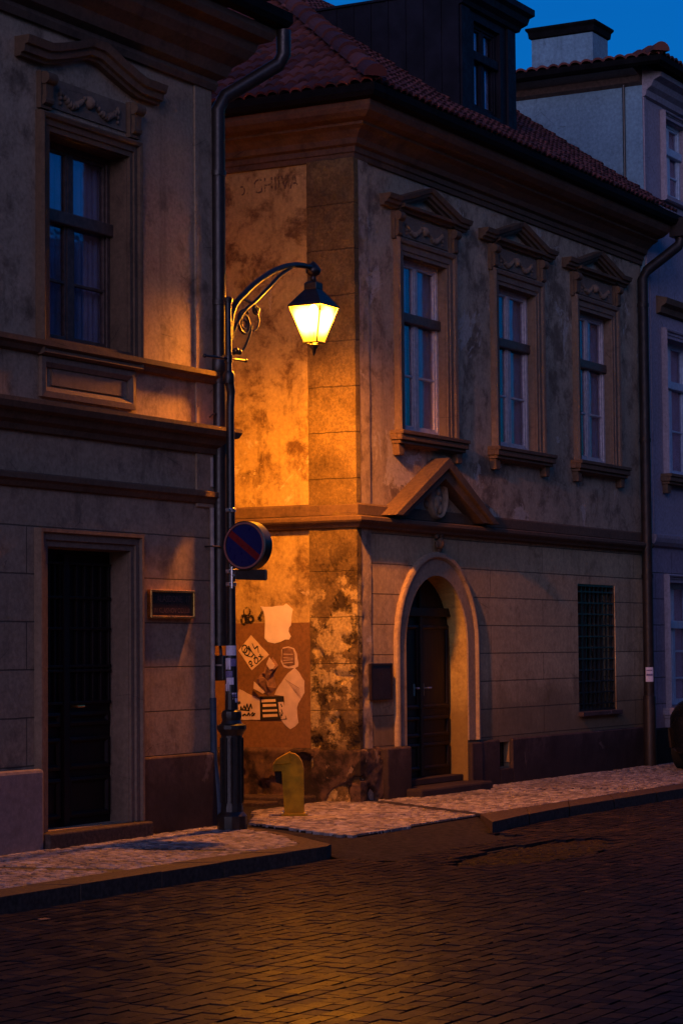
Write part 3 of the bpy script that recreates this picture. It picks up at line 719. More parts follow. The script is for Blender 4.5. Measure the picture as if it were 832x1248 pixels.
# barred window and cellar vent
bw = MB(); bx0, bx1, bz0, bz1 = 6.08, 7.36, .80, 2.48
bw.sweep([(0, -.27), (0, -.2), (-.06, -.2), (-.06, -.27)], rect(bx0, bx1, bz0, bz1), mapA, True)
bw.mbox(mapA, (bx0 + bx1) / 2 - .05, (bx0 + bx1) / 2 + .05, bz0 + .06, bz1 - .06, -.26, -.2)
barw = bw.build('barred_window', M['brown_wood'], H)
MB().mbox(mapA, bx0 + .03, bx1 - .03, bz0 + .03, bz1 - .03, -.245, -.24).build('pane', M['glass'], barw)
MB().mbox(mapA, bx0 - .1, bx1 + .1, bz0 - .1, bz1 + .1, -.7, -.68).build('room_lining', M['room'], barw)
gm_ = MB()
for i in range(9):
    x = bx0 + .07 + (bx1 - bx0 - .14) * i / 8
    gm_.mbox(mapA, x - .012, x + .012, bz0 + .01, bz1 - .01, -.06, -.036)
for i in range(11):
    z = bz0 + .1 + (bz1 - bz0 - .2) * i / 10
    gm_.mbox(mapA, bx0 + .005, bx1 - .005, z - .01, z + .01, -.0355, -.015)
gm_.sweep([(0, -.07), (0, -.012), (-.03, -.012), (-.03, -.07)], rect(bx0, bx1, bz0, bz1), mapA, True)
gm_.build('grille', M['metal_black'], barw)
MB().mbox(mapA, bx0 - .02, bx1 + .06, bz0 - .06, bz0 - .002, -.1, .07).build('sill', M['plinth_stone'], barw, .008)
v = MB().mbox(mapA, 3.54, 3.89, .19, .51, -.3, -.28).build('cellar_vent', M['hole'], H)
for i in range(5): MB().mbox(mapA, 3.58 + i * .065, 3.592 + i * .065, .203, .497, -.08, -.06).build('bar', M['metal_black'], v)
# roof
TS = .70; EV = .56; ZE = 7.70
cs, sn = math.cos(math.atan(TS)), math.sin(math.atan(TS))
def roof_tiles(org, u, v, nrm, ulen, vlen, keep, tw=.145, tl=.225):
    m = MB(); org, u, v, nrm = map(Vector, (org, u, v, nrm)); rows = int(vlen / tl)
    for r in range(rows):
        for k in range(int(ulen / tw)):
            uc, vc = (k + .5) * tw, (r + .5) * tl
            if not keep(uc, vc): continue
            t = R.random(); dv = R.uniform(-.012, .012); dn = R.uniform(-.004, .006); sk = R.uniform(-.006, .006)
            vs = []; K = 6
            for e, (vv, hh) in enumerate(((r * tl + dv - .02, .032), (r * tl + dv + tl * 1.06, 0))):
                for q_ in range(K + 1):
                    x = q_ / K; hgt = .045 * (math.sin(PI * x) ** .7 if 0 < x < 1 else 0)
                    vs.append(org + u * (k * tw + x * tw + sk) + v * vv + nrm * (hgt + hh + dn))
            for q_ in range(K + 1): vs.append(Vector(vs[q_]) - nrm * .03)
            m.add(vs, [(q_, q_ + 1, K + 2 + q_, K + 1 + q_) for q_ in range(K)] + [(2 * K + 2 + q_, 2 * K + 3 + q_, q_ + 1, q_) for q_ in range(K)], t)
    return m
def under(org, poly):
    m = MB(); m.add(poly, [tuple(range(len(poly)))]); return m
APX = 4.5
zr = lambda d: ZE + TS * d
m1 = roof_tiles((-EV, -EV, ZE), (0, 1, 0), (cs, 0, sn), (-sn, 0, cs), 9.5, 5.6, lambda uu, vv: uu > vv * cs - .06)
m2 = roof_tiles((-EV, -EV, ZE), (1, 0, 0), (0, cs, sn), (0, -sn, cs), 9.0, 5.6, lambda uu, vv: uu > vv * cs - .06)
m1.v += []
b = len(m1.v); m1.v += m2.v; m1.f += [tuple(i + b for i in f) for f in m2.f]; m1.tone += m2.tone
AP = 4.6
m1.add([(-EV, -EV, ZE - .02), (-EV, 9.2, ZE - .02), (AP - EV, 9.2, zr(AP) - .02), (AP - EV, AP - EV, zr(AP) - .02)], [(0, 1, 2, 3)], .2)
m1.add([(-EV, -EV, ZE - .02), (8.52, -EV, ZE - .02), (8.52, AP - EV, zr(AP) - .02), (AP - EV, AP - EV, zr(AP) - .02)], [(0, 3, 2, 1)], .2)
m1.add([(AP - EV, 9.2, zr(AP) - .02), (AP - EV, AP - EV, zr(AP) - .02), (8.52, AP - EV, zr(AP) - .02), (8.52, 9.2, ZE)], [(0, 1, 2, 3)], .2)
roof = m1.build('roof', M['tile'], H)
hm = MB(); hv = Vector((1, 1, TS)).normalized(); side = Vector((1, -1, 0)).normalized(); hn = side.cross(hv).normalized()
if hn.z < 0: hn = -hn
for i in range(16):
    p0 = Vector((-EV - .05, -EV - .05, ZE + .03)) + hv * (i * .37); p1 = p0 + hv * .43
    r0, r1 = .125 + R.uniform(-.006, .006), .105
    vs = []; K = 8
    for p, r in ((p0 + hn * .02, r0), (p1, r1)):
        vs += [p + side * r * math.cos(PI * q_ / K) + hn * r * math.sin(PI * q_ / K) for q_ in range(K + 1)]
    hm.add(vs, [(q_, q_ + 1, K + 2 + q_, K + 1 + q_) for q_ in range(K)] + [tuple(range(K + 1))], R.random())
hm.build('hip_cap', M['tile'], roof)
# dormer
dx0, dx1, dzt = 2.70, 4.31, 9.575
dm = MB()
dm.wall([(dx0, 7.95), (dx1, 7.95), (dx1, dzt), (dx0, dzt)], [rect(3.12, 3.88, 8.22, 9.30)], mapA, .12)
dm.add([(dx0, 0, 7.95), (dx0, 0, dzt), (dx0, 3.2, dzt), (dx0, 3.2, 7.95)], [(0, 1, 2, 3)])
dm.add([(dx1, 0, 7.95), (dx1, 0, dzt), (dx1, 3.2, dzt), (dx1, 3.2, 7.95)], [(0, 1, 2, 3)])
for i in range(1, 12): dm.box(dx0 - .018, dx0 - .001, i * .24 - .012, i * .24 + .012, 8.0, dzt - .01)
dm.mbox(mapA, dx0 + .03, dx0 + .26, 8.1, 9.4, .002, .03); dm.mbox(mapA, dx1 - .26, dx1 - .03, 8.1, 9.4, .002, .03)
dorm = dm.build('dormer', M['lead'], H)
MB().sweep([(.001, 9.40), (.05, 9.42), (.07, 9.47), (.13, 9.52), (.15, 9.60), (.2, 9.64), (.2, 9.72), (.001, 9.74)], [(dx0, 0), (dx1, 0), (dx1, 3.2)], plan).box(dx0 - .03, dx1, 0, 3.2, dzt, dzt + .03).build('dormer_cornice', M['lead'], dorm)
dw = make_window(mapA, 3.12, 3.88, 8.22, 9.30, H, None, None, M['lead'], .62, M['lead'], .08, sill=False, bars=0, curtain=1.15, seed=5)
# downpipe at the far end of the front
dp = MB(); px, py = 8.27, -.12
dp.tube([(8.62, -.56, 7.62), (8.62, -.56, 7.36), (8.60, -.54, 7.28), (px + .05, py - .05, 6.92), (px, py, 6.80), (px, py, -.02)], .073, 14)
for z in (6.4, 4.5, 2.6, .9): dp.lathe([(.084, z), (.084, z + .05)], px, py, 14)
dp.lathe([(.088, .0), (.088, .95), (.078, .97)], px, py, 14)
dp.box(8.5, 8.74, -.68, -.44, 7.40, 7.66)
pipe = dp.build('downpipe', M['pipe_black'], H, 0, 35)
st = MB().box(px - .081 - .004, px - .078, py - .05, py + .05, 1.15, 1.32)
# faded lettering and scrawls painted on the lamp-side wall
def text_mesh(txt, size, mp, a, b, c, flip=1, extrude=0.002, align='LEFT', ysc=1.0, rot=0.0):
    cu = bpy.data.curves.new('lettering', 'FONT'); cu.body = txt; cu.size = size; cu.extrude = 0; cu.align_x = align; cu.resolution_u = 3
    ob = bpy.data.objects.new('tmp', cu); COL.objects.link(ob)
    dg = bpy.context.evaluated_depsgraph_get(); me = ob.evaluated_get(dg).to_mesh()
    m = MB(); cr, sr = math.cos(rot), math.sin(rot)
    m.add([mp(a + flip * (p.co.x * cr - p.co.y * ysc * sr), b + p.co.x * sr + p.co.y * ysc * cr, c) for p in me.vertices], [tuple(p.vertices) for p in me.polygons])
    ob.evaluated_get(dg).to_mesh_clear(); bpy.data.objects.remove(ob)
    return m
text_mesh('o. GHIIVA', .185, mapB, 1.47, 6.76, .008, -1, ysc=1.3, rot=.02).build('painted_lettering', M['letter_faded'], H)
def stroke(m, pts, w, mp, c):
    pts = [Vector(p) for p in pts]
    for i in range(len(pts) - 1):
        d = pts[i + 1] - pts[i]
        if d.length < 1e-5: continue
        n = Vector((-d.y, d.x)).normalized() * w * R.uniform(.35, .65); e = d.normalized() * w * .2
        p, q_ = pts[i] - e, pts[i + 1] + e
        m.add([mp(p.x + n.x, p.y + n.y, c), mp(q_.x + n.x, q_.y + n.y, c), mp(q_.x - n.x, q_.y - n.y, c), mp(p.x - n.x, p.y - n.y, c)], [(0, 1, 2, 3)])
        c += 1e-5
    return c
g = MB()
def loop(cy, cz, ry, rz, n=12, a0=0.0, a1=2 * PI): return [(cy + ry * math.cos(a0 + (a1 - a0) * i / n), cz + rz * math.sin(a0 + (a1 - a0) * i / n)) for i in range(n + 1)]
stroke(g, loop(1.39, 2.075, .042, .045), .018, mapB, .008)
stroke(g, loop(1.43, 1.985, .03, .05), .03, mapB, .0085); stroke(g, loop(1.34, 1.99, .035, .035), .03, mapB, .009); stroke(g, [(1.41, 2.03), (1.39, 1.95), (1.35, 1.96)], .03, mapB, .0095)
g2 = MB(); stroke(g2, [(1.19, 2.07), (1.21, 2.03), (1.235, 2.0), (1.205, 1.975)], .035, mapB, .0088)
g.build('spray_scrawl', M['graffiti'], H)
g2.build('spray_scrawl', M['graffiti'], H)

# ------------------------------------------------------------------ posters on the lamp-side wall
def sheet(name, poly, mat, label, c=.012, th=.003, cat='poster', group='torn posters and flyers on the lamp-lit wall', ruffle=.006):
    m = MB(); c_in = c
    cy = sum(p[0] for p in poly) / len(poly); cz = sum(p[1] for p in poly) / len(poly)
    # ragged edge
    pts = []
    for i, p in enumerate(poly):
        q2 = poly[(i + 1) % len(poly)]; L = math.dist(p, q2); k = max(1, int(L / .05))
        for j in range(k):
            t = j / k; s_ = 0 if j == 0 else ruffle
            pts.append((p[0] + (q2[0] - p[0]) * t + R.uniform(-s_, s_), p[1] + (q2[1] - p[1]) * t + R.uniform(-s_, s_)))
    m.prism(pts, c - .004, c - .004 + th, mapB)
    o = m.build(name, mat)
    # origin on the wall at the sheet's centre
    for vtx in o.data.vertices: vtx.co = (vtx.co.x, vtx.co.y - cy, vtx.co.z - cz)
    o.location = (0, cy, cz)
    return tag(o, label, cat, group)
big_white = [(1.214, 2.134), (1.172, 2.074), (1.154, 1.962), (1.158, 1.87), (1.163, 1.778), (1.121, 1.736), (1.03, 1.718), (0.961, 1.734), (0.9, 1.76), (0.848, 1.759), (0.825, 1.794), (0.854, 1.847), (0.849, 1.89), (0.824, 1.918), (0.815, 2.016), (0.799, 2.094), (0.844, 2.13), (0.882, 2.157), (0.92, 2.135), (1.003, 2.133), (1.11, 2.125)]
diamond = [(1.338, 1.813), (1.501, 1.643), (1.33, 1.422), (1.107, 1.594)]
torn = [(0.947, 1.645), (0.924, 1.674), (0.856, 1.684), (0.788, 1.664), (0.751, 1.605), (0.732, 1.501), (0.737, 1.462), (0.775, 1.446), (0.858, 1.442), (0.918, 1.456), (0.953, 1.515)]
torn_in = [(0.935, 1.658), (0.856, 1.671), (0.796, 1.651), (0.778, 1.592), (0.775, 1.481), (0.858, 1.462), (0.918, 1.482), (0.945, 1.541)]
crumple = [(1.061, 1.568), (0.991, 1.476), (1.009, 1.443), (1.04, 1.41), (1.033, 1.306), (1.016, 1.228), (1.072, 1.175), (1.118, 1.142), (1.179, 1.175), (1.278, 1.221), (1.269, 1.319), (1.208, 1.385), (1.146, 1.424), (1.161, 1.463), (1.115, 1.502)]
pale_big = [(0.782, 1.449), (0.723, 1.396), (0.657, 1.305), (0.657, 1.176), (0.71, 1.098), (0.756, 1.007), (0.75, 0.916), (0.738, 0.845), (0.841, 0.773), (0.923, 0.837), (0.953, 0.876), (0.908, 0.889), (0.921, 1.136), (1.042, 1.149), (0.98, 1.254), (0.873, 1.384)]
flyer = [(1.493, 1.214), (1.393, 1.168), (1.228, 1.103), (1.225, 0.874), (1.488, 0.875), (1.518, 0.938), (1.533, 1.056), (1.517, 1.162)]
plate = [(1.222, 1.133), (0.918, 1.136), (0.919, 0.993), (0.882, 0.883), (1.222, 0.874)]
sheet('torn_poster', big_white, M['paper_white'], 'blank white torn paper, above all the other sheets on the wall')
dia = sheet('diamond_flyer', diamond, M['paper_tan'], 'tan square flyer hung on its corner with black scrawl on it', ruffle=.002)
def inked(par, lines, w, mat=None, c=.0125, name='scrawl'):
    m = MB(); cc = c
    for L in lines: cc = stroke(m, L, w, mapB, cc)
    return m.build(name, mat or M['ink'], par)
dl = []
for (y, z) in ((1.42, 1.66), (1.39, 1.63)): dl.append(loop(y, z, .035, .045, 9))
dl += [[(1.37, 1.69), (1.33, 1.63), (1.28, 1.58), (1.30, 1.55)], [(1.32, 1.72), (1.29, 1.66), (1.25, 1.69), (1.24, 1.62)], [(1.38, 1.58), (1.33, 1.57), (1.30, 1.60)], loop(1.27, 1.53, .025, .035, 8), [(1.22, 1.60), (1.20, 1.55), (1.235, 1.52)], [(1.33, 1.50), (1.335, 1.46), (1.31, 1.48)], loop(1.345, 1.505, .018, .02, 7), [(1.24, 1.575), (1.18, 1.57)]]
inked(dia, dl, .013)
ts = sheet('torn_sticker', torn, M['paper_grey'], 'small arched sticker with dark brown face and ragged pale rim', cat='sticker')
m = MB(); m.prism(torn_in, .0125, .0135, mapB); m.build('printed_face', M['paper_brown'], ts)
for z in (1.50, 1.53, 1.56, 1.60):
    m = MB(); stroke(m, [(.92, z), (.80, z + R.uniform(-.01, .01))], .007, mapB, .0142); m.build('print_line', M['paper_grey'], ts)
# crumpled sheet: facetted
cr = MB(); cpt = (1.13, 1.33)
cv = [mapB(p[0], p[1], .010) for p in crumple] + [mapB(cpt[0] + R.uniform(-.05, .05), cpt[1] + R.uniform(-.08, .08), .06) for _ in range(1)]
cmid = [mapB((p[0] + cpt[0]) / 2 + R.uniform(-.02, .02), (p[1] + cpt[1]) / 2 + R.uniform(-.02, .02), R.uniform(.012, .075)) for p in crumple]
n = len(crumple); allv = [mapB(p[0], p[1], .010) for p in crumple] + cmid + [mapB(cpt[0], cpt[1], .05)] + [mapB(p[0], p[1], .004) for p in crumple]
cr.add(allv, [(i, (i + 1) % n, n + (i + 1) % n) for i in range(n)] + [(i, n + (i + 1) % n, n + i) for i in range(n)] + [(n + i, n + (i + 1) % n, 2 * n) for i in range(n)] + [(2 * n + 1 + i, 2 * n + 1 + (i + 1) % n, (i + 1) % n, i) for i in range(n)])
tag(cr.build('crumpled_paper', M['paper_brown']), 'crumpled brown half-torn paper in the middle of the sheets', 'poster', 'torn posters and flyers on the lamp-lit wall')
tag(MB().prism([(1.061, 1.568), (.991, 1.476), (1.009, 1.443), (1.06, 1.43), (1.10, 1.49)], .078, .081, mapB).build('paper_flap', M['paper_grey']), 'small pink flap curling off the top of the crumpled brown paper', 'poster', 'torn posters and flyers on the lamp-lit wall')
tag(MB().prism([(1.27, 1.30), (1.278, 1.221), (1.16, 1.165), (1.13, 1.18)], .06, .063, mapB).build('paper_flap', M['paper_grey']), 'narrow pale flap hanging from the bottom of the crumpled brown paper', 'poster', 'torn posters and flyers on the lamp-lit wall')
pb = sheet('torn_poster', pale_big, M['paper_grey'], 'long pale pinkish torn paper with faint lines, beside the stone pilaster')
for i in range(7):
    m = MB(); stroke(m, [(.90 - .02 * i, 1.27 - .022 * i + .05), (.72 - .005 * i, 1.22 - .022 * i + .0)], .004, mapB, .0125); m.build('print_line', M['paper_brown'], pb)
fl = sheet('handwritten_flyer', flyer, M['paper_grey'], 'pinkish flyer with black handwriting, beside the lamp post', c=.0125)
fll = [[(1.48, .98), (1.47, 1.02), (1.45, .98), (1.43, 1.03), (1.41, .985), (1.39, 1.05), (1.37, .98), (1.345, 1.05), (1.33, 1.0)], [(1.47, .985), (1.36, .975)], [(1.45, .92), (1.42, .935), (1.40, .92)], [(1.39, .92), (1.37, .95), (1.355, .92)], [(1.34, .93), (1.32, .955), (1.30, .92)], [(1.33, .915), (1.29, .945)], [(1.51, 1.07), (1.495, 1.05)], [(1.49, 1.075), (1.48, 1.055)]]
inked(fl, fll, .016, c=.0135)
pl_ = sheet('striped_sticker', plate, M['ink'], 'black sticker with four pale bars, between the two low pinkish papers', c=.0165, cat='sticker', ruffle=.001)
m = MB()
for bpts in ([(1.207, 1.099), (1.024, 1.104), (1.021, 1.075), (1.204, 1.068)], [(1.189, 1.047), (1.017, 1.051), (1.013, 1.024), (1.186, 1.018)], [(1.192, 0.985), (1.005, 0.993), (1.001, 0.969), (1.19, 0.963)], [(1.188, 0.934), (1.001, 0.941), (0.997, 0.912), (1.185, 0.903)]):
    MB().prism(bpts, .0157, .0163, mapB).build('pale_bar', M['paper_tan'], pl_)
m = MB(); m.prism([(0.99, 1.071), (0.921, 1.074), (0.907, 0.993), (0.893, 0.889), (0.953, 0.882), (0.975, 0.941)], .0157, .0163, mapB)
m.build('white_chip', M['paper_grey'], pl_)
inked(pl_, [[(.955, 1.05), (.94, 1.02)], [(.95, .99), (.935, .95), (.945, .92)], [(.965, .96), (.95, .90)]], .014, c=.0172, name='bar_scrawl')

# plaque beside the arch, sticker on the far pipe
pq = MB().mbox(mapA, .21, .72, 1.085, 1.49, .024, .05).build('wall_plaque', M['plaque_dark'], None, .006)
tag(pq, 'plain dark square plaque on the wall beside the arched doorway', 'plaque')
MB().sweep([(0, .0505), (0, .056), (-.02, .056), (-.02, .0505)], rect(.215, .715, 1.09, 1.485), mapA, True).build('border', M['plate_brown'], pq)
sp = empty('pipe_sticker', (px, py - .08, 1.2), 'small white notice stuck on the black drainpipe at the far end of the front', 'sticker')
def arc_patch(cx, cy, r, a0, a1, z0, z1, n=6, th=.003):
    m = MB(); vs = []
    for i in range(n + 1):
        a = a0 + (a1 - a0) * i / n
        for rr in (r, r + th):
            for z in (z0, z1): vs.append((cx + rr * math.cos(a), cy + rr * math.sin(a), z))
    f = []
    for i in range(n):
        o = 4 * i
        f += [(o + 2, o + 6, o + 7, o + 3), (o, o + 1, o + 5, o + 4), (o + 1, o + 3, o + 7, o + 5), (o, o + 4, o + 6, o + 2)]
    f += [(0, 2, 3, 1), (4 * n, 4 * n + 1, 4 * n + 3, 4 * n + 2)]
    return m.add(vs, f)
ang = math.radians(208.8)
arc_patch(px, py, .0745, ang - .75, ang + .75, 1.16, 1.36).build('paper', M['sticker_white'], sp)
arc_patch(px, py, .078, ang - .6, ang + .6, 1.24, 1.27, th=.001).build('print_line', M['sticker_blue'], sp)
arc_patch(px, py, .078, ang - .6, ang + .5, 1.31, 1.325, th=.001).build('print_line', M['sticker_blue'], sp)

# ------------------------------------------------------------------ grey townhouse (near, left)
T = empty('townhouse', (-9, 3, 0), 'grey plastered townhouse with square dark doorway and heavy cornice, beside the street lamp', 'house')
XL = -14.5
cw0, cw1, cz0, cz1 = -6.16, -4.93, 4.335, 6.12
dr0, dr1, drz0, drz1 = -6.19, -4.93, .13, 2.545
WCX2 = -9.6
MB().wall([(XL, 3.6), (XCE, 3.6), (XCE, 7.7), (XL, 7.7)], [rect(cw0, cw1, cz0, cz1), rect(cw0 - 3.4, cw1 - 3.4, cz0, cz1), rect(cw0 - 6.8, cw1 - 6.8, cz0, cz1)], mapC, .3).build('front_wall', M['plaster_grey'], T)
MB().wall([(XL, -.1), (XCE, -.1), (XCE, 3.6), (XL, 3.6)], [rect(dr0, dr1, drz0, drz1)], mapC, .3).build('lower_front_wall', M['plaster_grey_low'], T)
MB().box(XCE - .3, XCE, YC + .001, 8, -.1, 7.7).box(XL, XL + .3, YC + .001, 8, -.1, 7.7).box(XL + .3, XCE - .3, 7.7, 8, -.1, 7.7).build('side_wall', M['plaster_grey'], T)
MB().add([(XL - .5, YC - .7, 7.95), (XCE + .45, YC - .7, 7.95), (XCE + .45, 8.4, 7.95), (XL - .5, 8.4, 7.95), (XL - .5, 3.8, 11), (XCE - 3, 3.8, 11)], [(0, 1, 5, 4), (1, 2, 5), (2, 3, 4, 5), (0, 4, 3), (0, 3, 2, 1)], .4).build('roof', M['tile'], T)
MB().mbox(mapC, -4.80, XCE - .002, -.1, .69, .002, .05).build('plinth', M['plinth_stone'], T, .02)
MB().mbox(mapC, XL, -6.36, -.1, .67, .002, .12).build('plinth', M['plinth_pale'], T, .03)
MB().mbox(mapC, XCE - .30, XCE - .001, 3.0, 7.2, .001, .02).build('corner_strip', M['plaster_grey'], T, .004)
cpath = [(XL, YC), (XCE, YC), (XCE, 8)]
MB().sweep([(.001, 3.03), (.03, 3.04), (.05, 3.08), (.075, 3.10), (.075, 3.145), (.001, 3.165)], [(XL, YC), (XCE, YC)], plan).build('string_course', M['trim'], T)
MB().sweep([(.001, 3.50), (.04, 3.51), (.055, 3.56), (.10, 3.59), (.13, 3.65), (.19, 3.67), (.215, 3.72), (.215, 3.755), (.001, 3.785)], cpath, plan).build('cornice', M['trim'], T)
MB().sweep([(.001, 4.175), (.045, 4.19), (.07, 4.23), (.10, 4.25), (.10, 4.295), (.001, 4.31)], [(XL, YC), (XCE, YC)], plan).build('sill_band', M['trim'], T)
eave = [(.001, 7.02), (.04, 7.02), (.06, 7.08), (.05, 7.12), (.12, 7.16), (.16, 7.26), (.26, 7.34), (.32, 7.42), (.34, 7.50), (.44, 7.54), (.47, 7.60), (.47, 7.66), (.001, 7.72)]
MB().sweep(eave, cpath, plan).build('eave_cornice', M['cornice'], T)
MB().sweep([(.42, 7.70), (.48, 7.665), (.56, 7.69), (.59, 7.74), (.59, 7.83), (.57, 7.83), (.54, 7.75), (.42, 7.77)], cpath, plan).build('gutter', M['gutter'], T)
tw = make_window(mapC, cw0, cw1, cz0, cz1, T, M['trim'], None, M['brown_wood'], .63, M['brown_wood'], .2, .16, sill=False, bars=1, curtain=.95, seed=4)
cxc = (cw0 + cw1) / 2
consoles(mapC, (cxc - .68, cxc + .68), 6.30, 6.62, .16, tw, M['trim'])
hood(mapC, cxc - 1.07, cxc + 1.07, 6.68, .36, .18, .14, tw, M['trim'], True, .17)
am = MB()
am.sweep([(0, .002), (0, .04), (-.05, .045), (-.09, .02), (-.09, .002)], rect(cw0 - .12, cw1 + .08, 3.82, 4.17), mapC, True)
am.prism([(cw0 + .05, 3.93), (cw1 - .1, 3.93), (cw1 - .1, 4.07), (cw0 + .05, 4.07)], .002, .02, mapC)
am.build('apron_panel', M['trim_pale'], tw)
fm = MB(); fm.mbox(mapC, cxc - .58, cxc + .58, 6.34, 6.60, .002, .016)
swag(fm, mapC, cxc, 6.52, .44)
fm.build('frieze_panel', M['trim_pale'], tw, 0, 40)
copy_tree(tw, T, (-3.4, 0, 0)); copy_tree(tw, T, (-6.8, 0, 0))
# doorway
MB().sweep([(0, .002), (0, .03), (.05, .03), (.055, .05), (.11, .05), (.12, .075), (.15, .075), (.155, .002)], [(dr1, drz0), (dr1, drz1), (dr0, drz1), (dr0, drz0)], mapC).build('door_surround', M['trim_pale'], T)
MB().sweep([(-.001, .004), (-.007, .004), (-.007, -.195), (-.001, -.195)], [(dr1, drz0), (dr1, drz1), (dr0, drz1), (dr0, drz0)], mapC).build('door_reveal', M['trim_pale'], T)
dd = -.2
dm = MB(); dmid = (dr0 + dr1) / 2 - .1
dm.mbox(mapC, dr0 + .002, dr1 - .002, drz0, drz1 - .002, dd - .06, dd)
door2 = dm.build('door', M['door'], T)
pm = MB()
for x0, x1 in ((dr0 + .05, dmid - .06), (dmid + .06, dr1 - .05)):
    for z0, z1 in ((.2, .55), (.62, .9), (1.0, 1.12)):
        pm.sweep([(0, dd + .001), (0, dd + .03), (-.03, dd + .035), (-.05, dd + .01), (-.05, dd + .001)], rect(x0, x1, z0, z1), mapC, True)
    k = 5
    for i in range(k + 1):
        x = x0 + (x1 - x0) * i / k; pm.mbox(mapC, x - .012, x + .012, 1.2, 2.42, dd + .001, dd + .03)
    for z in (1.2, 1.48, 1.52, 1.85, 2.12, 2.42): pm.mbox(mapC, x0 - .01, x1 + .01, z - .012, z + .012, dd + .0305, dd + .045)
pm.mbox(mapC, dmid - .04, dmid + .04, .15, 2.5, dd + .001, dd + .05)
pm.build('panel', M['door'], door2, .004)
MB().tube([mapC(dmid + .1, 1.17, dd + .02), mapC(dmid + .1, 1.17, dd + .09), mapC(dmid + .2, 1.17, dd + .09)], .012, 8).build('handle', M['brass'], door2, 0, 40)
MB().mbox(mapC, dr0 - .15, dr1 + .16, -.05, .125, -.28, .16).build('door_step', M['granite'], T, .015)
# pipes at the corner
dp = MB(); tx, ty = -3.43, -.38
dp.tube([(-2.98, -.86, 7.66), (-2.98, -.86, 7.42), (-3.02, -.82, 7.32), (tx + .06, ty - .05, 6.98), (tx, ty, 6.84), (tx, ty, 1.69)], .072, 16)
for z in (6.2, 4.95, 4.20, 2.62, 1.72): dp.lathe([(.083, z), (.083, z + .05)], tx, ty, 16)
dp.lathe([(.078, 4.26), (.095, 4.3), (.095, 4.4), (.08, 4.45)], tx, ty, 16)
dp.tube([(tx - .02, ty, 3.9), (tx - .12, YC - .06, 3.9), (tx - .16, YC - .03, 3.86)], .008, 6)
dp.tube([(tx - .02, ty - .05, 2.63), (tx - .2, YC - .08, 2.63), (tx - .2, YC, 2.63)], .009, 6)
dp.build('downpipe', M['pipe'], T, 0, 35)
MB().tube([(-3.545, -.365, 1.2), (-3.545, -.365, 3.0)], .022, 10).tube([(-3.545, -.365, 3.2), (-3.545, -.365, 3.48)], .018, 10).build('conduit', M['conduit_grey'], T, 0, 40)
MB().tube([(-3.545, -.365, 1.2), (-3.54, -.37, .6), (-3.50, -.39, .3), (-3.48, -.40, 0)], .032, 10).build('conduit_sleeve', M['conduit_blue'], T, 0, 40)

jb = MB().box(-3.47, -3.36, -.43, -.33, 1.36, 1.60).build('junction_box', M['metal_black'], None, .008)
tag(jb, 'small black junction box on the townhouse corner, behind the lamp post', 'box')
MB().box(-3.475, -3.470, -.42, -.34, 1.50, 1.515).build('label_strip', M['conduit_grey'], jb)
MB().tube([(-3.42, -.38, 1.60), (-3.40, -.36, 1.69)], .015, 8).build('cable', M['metal_black'], jb, 0, 40)

# brass-framed nameplate
np_ = empty('nameplate', (-4.23, YC, 2.08), 'dark brown nameplate in a brass frame, on the grey wall beside the square doorway', 'sign')
nx0, nx1, nz0, nz1 = -4.63, -3.885, 1.945, 2.205
MB().mbox(mapC, nx0 + .02, nx1 - .02, nz0 + .02, nz1 - .02, .002, .035).build('plate', M['plate_brown'], np_, .003)
MB().sweep([(0, .002), (0, .05), (-.022, .05), (-.022, .002)], rect(nx0, nx1, nz0, nz1), mapC, True).build('frame', M['brass'], np_, .004)
text_mesh('ALASDONE  17', .085, mapC, (nx0 + nx1) / 2 + .02, 2.095, .0365, 1, align='CENTER').build('lettering', M['letter_dull'], np_)
text_mesh('IN KLASNOV ODLUK', .066, mapC, (nx0 + nx1) / 2, 1.995, .0365, 1, align='CENTER').build('lettering', M['letter_dull'], np_)

# ------------------------------------------------------------------ violet house (far right)
V = empty('neighbour_house', (12, 4, 0), 'pale violet house with square chimney and pale blue windows, behind the black drainpipe', 'house')
XR = 20
vw = [9.28, 12.3, 15.3]; VW = 1.15
hl = [rect(x, x + VW, 4.13, 6.08) for x in vw] + [rect(x + .05, x + .95, 8.18, 9.30) for x in vw]
MB().wall([(XD, 3.1), (XR, 3.1), (XR, 10.0), (XD, 10.0)], hl, mapD, .3).build('front_wall', M['plaster_violet'], V)
MB().wall([(XD, -.1), (XR, -.1), (XR, 3.1), (XD, 3.1)], [rect(x - .08, x + VW - .08, .8, 2.56) for x in vw], mapD, .3).build('lower_front_wall', M['plaster_violet_low'], V)
MB().wall([(-.05, -.1), (8.5, -.1), (8.5, 10.0), (-.05, 10.0)], [], mapG, 0).box(XR - .3, XR, 0, 8.5, -.1, 10).box(XD + .01, XR - .3, 8.2, 8.5, -.1, 10).build('gable_wall', M['plaster_gable'], V)
MB().tube([(XD - .03, .22, 8.0), (XD - .03, .22, 9.7)], .02, 8).build('wall_cable', M['metal_black'], V, 0, 40)
MB().mbox(mapD, XD + .02, XD + .1, 3.25, 9.5, .001, .02).mbox(mapD, XD + .16, XD + .2, 3.25, 6.9, .001, .012).build('corner_strip', M['trim_violet'], V)
MB().sweep([(.001, 3.05), (.05, 3.07), (.09, 3.12), (.11, 3.18), (.11, 3.22), (.001, 3.25)], [(XD, -.05), (XR, -.05)], plan).build('string_course', M['trim_violet'], V)
MB().sweep([(.001, -.1), (.05, -.1), (.05, .48), (.001, .5)], [(XD, -.05), (XR, -.05)], plan).build('plinth', M['hole'], V)
vpath = [(XD, 8.5), (XD, -.05), (XR, -.05)]
